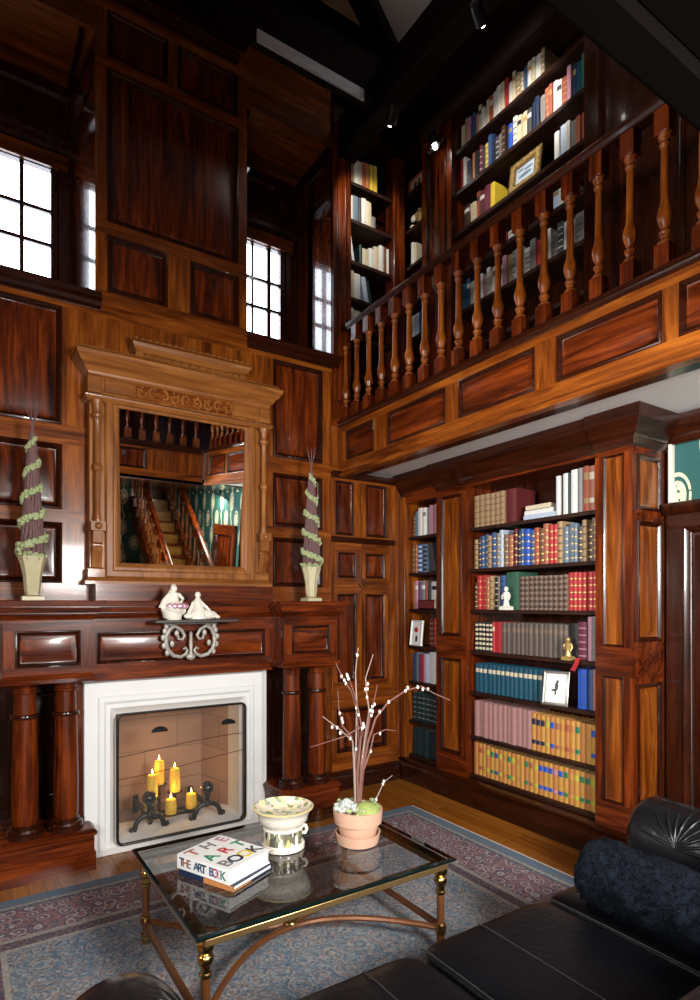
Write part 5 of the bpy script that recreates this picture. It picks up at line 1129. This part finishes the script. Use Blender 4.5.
FY = 1.53; BY = .55; SZ = .385
obj('base', MB().box(.32, 2.62, .42, FY-.05, .06, .24), ['leather'], sf, bev=.03)
for a, b in ((.50, 1.253), (1.257, 1.885), (1.889, 2.44)):
    c = obj('seat_cushion', puff(a, b, BY-.05, FY, .19, SZ), ['leather'], sf, sharp=80)
    for xx in (a+.004, b-.004):
        pass
def seam(x, y0, y1, z, r=.0026): return MB().tube([(x, y0, z), (x, (y0+y1)/2, z+.001), (x, y1-.05, z), (x, y1-.02, z-.006)], r, 6)
for x in (1.03, 1.262, 1.52, 1.88): obj('seam_piping', seam(x, .6, FY-.008, SZ-.001 if x in (1.03, 1.52) else SZ-.006), ['piping'], sf)
def arm(xc, zt, rad, s):
    # rolled arm: tall rounded slab with a fat puffed front scroll
    zc = zt-rad; m = MB(); rings = []
    for q in range(0, 13):
        y_ = FY+.02-.98*q/12 if q else FY+.02
        rings.append(None)
    prof = []
    for i in range(41):
        a = R(-60+300*i/40)
        prof.append((math.cos(a), math.sin(a)))
    rings = []
    ys = [(FY+.055, .25), (FY+.05, .55), (FY+.03, .82), (FY+.0, .96), (FY-.04, 1.0), (FY-.10, .99), (FY-.2, .97), (FY-.5, .96), (BY-.12, .96), (BY-.15, .8)]
    for y_, f_ in ys:
        ring = []
        for (c_, s_) in prof: ring.append((xc+rad*f_*c_, y_, zc+rad*f_*s_))
        w_ = rad*.62*min(1, f_+.1)
        ring += [(xc-w_, y_, .12), (xc+w_, y_, .12)]
        rings.append(ring)
    m.loft(rings, 0); return m
def pleats(xc, zt, rad, s):
    m = MB(); zc = zt-rad; bx_, by_, bz_ = xc+s*rad*.72, FY-.20, zc+.02
    for i in range(11):
        a = R(-40+26*i*.9)
        p0 = Vector((bx_, by_, bz_)); pts = []
        ang_ = R(10+i*17)
        for j in range(6):
            t = j/5; yv = by_+math.cos(ang_)*.19*t; th = math.atan2(bz_-zc, bx_-xc)
            up = math.sin(ang_)*1.25*t
            th2 = th+(-s)*up*-1 if s > 0 else th-up
            rr = rad*(.97 if yv < FY-.03 else .9)+.002
            pts.append((xc+rr*math.cos(th2), yv, zc+rr*math.sin(th2)))
        m.tube(pts, [.002, .006, .008, .008, .006, .002], 6)
    m.sphere((bx_+s*.03, by_, bz_), .018, (.6, 1, 1))
    return m
for xc, s_ in ((.315, 1), (2.64, -1)):
    zt = .60 if s_ > 0 else .625
    ob = obj('arm', arm(xc, zt, .165, s_), ['leather_arm'], sf, sharp=80)
    obj('pleats', pleats(xc, zt, .165, s_), ['leather_arm'], ob, sharp=80)
obj('backrest', puff(.45, 2.5, .30, .60, .2, .80), ['leather'], sf, sharp=80)
for x in (.4, 2.5):
    for y_ in (.5, FY-.12): obj('foot', MB().lathe((x, y_, 0), [(.02, .012), (.03, .03), (.035, .07)], 14), ['dk_z'], sf)
# bolster
blt = MB(); rings = []
random.seed(5)
def bump3(a, y_): return .006*math.sin(a*5+y_*31)+.004*math.sin(a*11-y_*57)+random.uniform(-.0035, .0035)
bxc, bzc, br_ = 2.0, SZ+.113, .122
for i, (t, f_) in enumerate([(0, .15), (.003, .5), (.012, .78), (.03, .95)]+[(.03+.66*k_/30, 1.) for k_ in range(1, 31)]+[(.705, .95), (.72, .78), (.73, .4)]):
    y_ = 1.405-t
    rings.append([(bxc+(br_*f_+(bump3(2*math.pi*j/40, y_) if f_ > .5 else 0))*math.cos(2*math.pi*j/40), y_+(random.uniform(-.003, .003) if f_ < 1 else 0), bzc+(br_*f_+(bump3(2*math.pi*j/40+1, y_) if f_ > .5 else 0))*math.sin(2*math.pi*j/40)) for j in range(40)])
blt.loft(rings, 0)
# short fur tufts
for i in range(2600):
    a = random.uniform(0, 2*math.pi); y_ = random.uniform(.72, 1.365); d = Vector((math.cos(a), random.uniform(-.6, .6), math.sin(a))).normalized()
    p = Vector((bxc+br_*math.cos(a), y_, bzc+br_*math.sin(a))); tn = Vector((-math.sin(a), 0, math.cos(a)))*.0035
    e = p+d*random.uniform(.008, .02)+Vector((0, 0, -.006))
    blt.add([p-tn, p+tn, e, p+Vector((0, .004, 0))], [(0, 1, 2), (1, 3, 2), (3, 0, 2)], 0)
o = obj('bolster', blt, ['fur'], sharp=180); tag(o, 'dark navy furry bolster cushion lying on the sofa seat', 'bolster cushion')

# ------------------------------------------------------------------ spot lamps on the timbers
def spot(name_lab, loc, aim, energy, size=R(70)):
    t = thing('spotlight', name_lab, 'spotlight', loc, 0, 'small spotlights above the gallery')
    d = (Vector(aim)-Vector(loc)).normalized(); q = d.to_track_quat('-Z', 'Y').to_matrix()
    obj('housing', MB().lathe((0, 0, 0), [(.012, .10), (.03, .095), (.036, .06), (.04, .0), (.042, -.02), (.037, -.02), (.034, .02)], 16, mat=q, cap1=False), ['dkmetal'], t, world=False)
    obj('bulb', MB().lathe((0, 0, 0), [(.001, -.046), (.012, -.042), (.018, -.030), (.018, .012)], 14, mat=q), ['bulb'], t, world=False)
    obj('stem', MB().tube([(0, 0, .02), (0, 0, .14)], .008, 8), ['dkmetal'], t, world=False)
    L_ = bpy.data.lights.new('spot_beam', 'SPOT'); L_.energy = energy; L_.spot_size = size; L_.spot_blend = .6; L_.shadow_soft_size = .03; L_.color = (1, .93, .82)
    lo_ = bpy.data.objects.new('spot_beam', L_); COL.objects.link(lo_); lo_.parent = t; lo_.rotation_euler = d.to_track_quat('-Z', 'Y').to_euler(); lo_.location = d*.05
spot('small spotlight on the dark timber above the gallery bookcase', (2.60, 2.55, 4.99), (3.35, 2.85, 4.8), 42)
spot('small spotlight near the corner by the fireplace wall', (2.60, 3.43, 4.99), (2.92, 4.2, 4.65), 30)
spot('small spotlight glowing at the top of the gallery pillar', (3.14, 3.58, 5.14), (3.3, 3.4, 4.3), 5)

# ------------------------------------------------------------------ lights
def area(name, loc, aim, size, energy, col=(1, 1, 1), sy=None):
    L_ = bpy.data.lights.new(name, 'AREA'); L_.energy = energy; L_.size = size; L_.color = col
    if sy: L_.shape = 'RECTANGLE'; L_.size_y = sy
    o = bpy.data.objects.new(name, L_); COL.objects.link(o); o.location = loc
    o.rotation_euler = (Vector(aim)-Vector(loc)).to_track_quat('-Z', 'Y').to_euler(); return o
area('rear_fill_left', (-1.2, -.8, 1.75), (1.6, 4.0, 1.2), 1.15, 92, (1, .975, .94))  # unseen fill light added behind the camera, no fixture
area('rear_fill_right', (1.3, -.95, 2.0), (2.3, 3.0, 1.0), .65, 185, (1, .975, .94))  # second unseen fill added behind the camera, towards the bookcase
lf_ = area('left_side_fill', (-2.4, 2.3, 2.1), (2.5, 1.6, 2.5), .8, 38, (1, .97, .93)); lf_.data.spread = R(70)  # added fill from the left to brighten the gallery fascias
up_ = bpy.data.lights.new('truss_fill', 'POINT'); up_.energy = 5; up_.shadow_soft_size = .05; uo_ = bpy.data.objects.new('truss_fill', up_); COL.objects.link(uo_); uo_.location = (2.85, 2.6, 5.85)  # added fill to brighten the plaster between the roof timbers
area('stair_fill', (3.3, -1.2, 2.5), (3.1, -1.8, 0), .4, 22, (1, .90, .72))  # added fill for the stairs and wallpaper seen in the mirror

# world (bright overcast sky outside the windows)
w = bpy.data.worlds.new('sky'); SC.world = w; w.use_nodes = True
bg = w.node_tree.nodes['Background']; bg.inputs[0].default_value = (.86, .92, 1., 1); bg.inputs[1].default_value = 11.0

# ------------------------------------------------------------------ camera
cam = bpy.data.cameras.new('camera'); co = bpy.data.objects.new('camera', cam); COL.objects.link(co)
co.location = (0, 0, 1.5); co.rotation_euler = (R(90), 0, R(-33.2))
cam.sensor_width = 36; cam.lens = 596*36/1000.; cam.shift_y = .104; cam.clip_start = .05
SC.camera = co
SC.view_settings.view_transform = 'Standard'; SC.view_settings.look = 'None'; SC.view_settings.gamma = 1; SC.view_settings.exposure = 0
SC.view_settings.use_curve_mapping = False
SC.cycles.max_bounces = 8; SC.cycles.transparent_max_bounces = 12
print('books', NB[0])
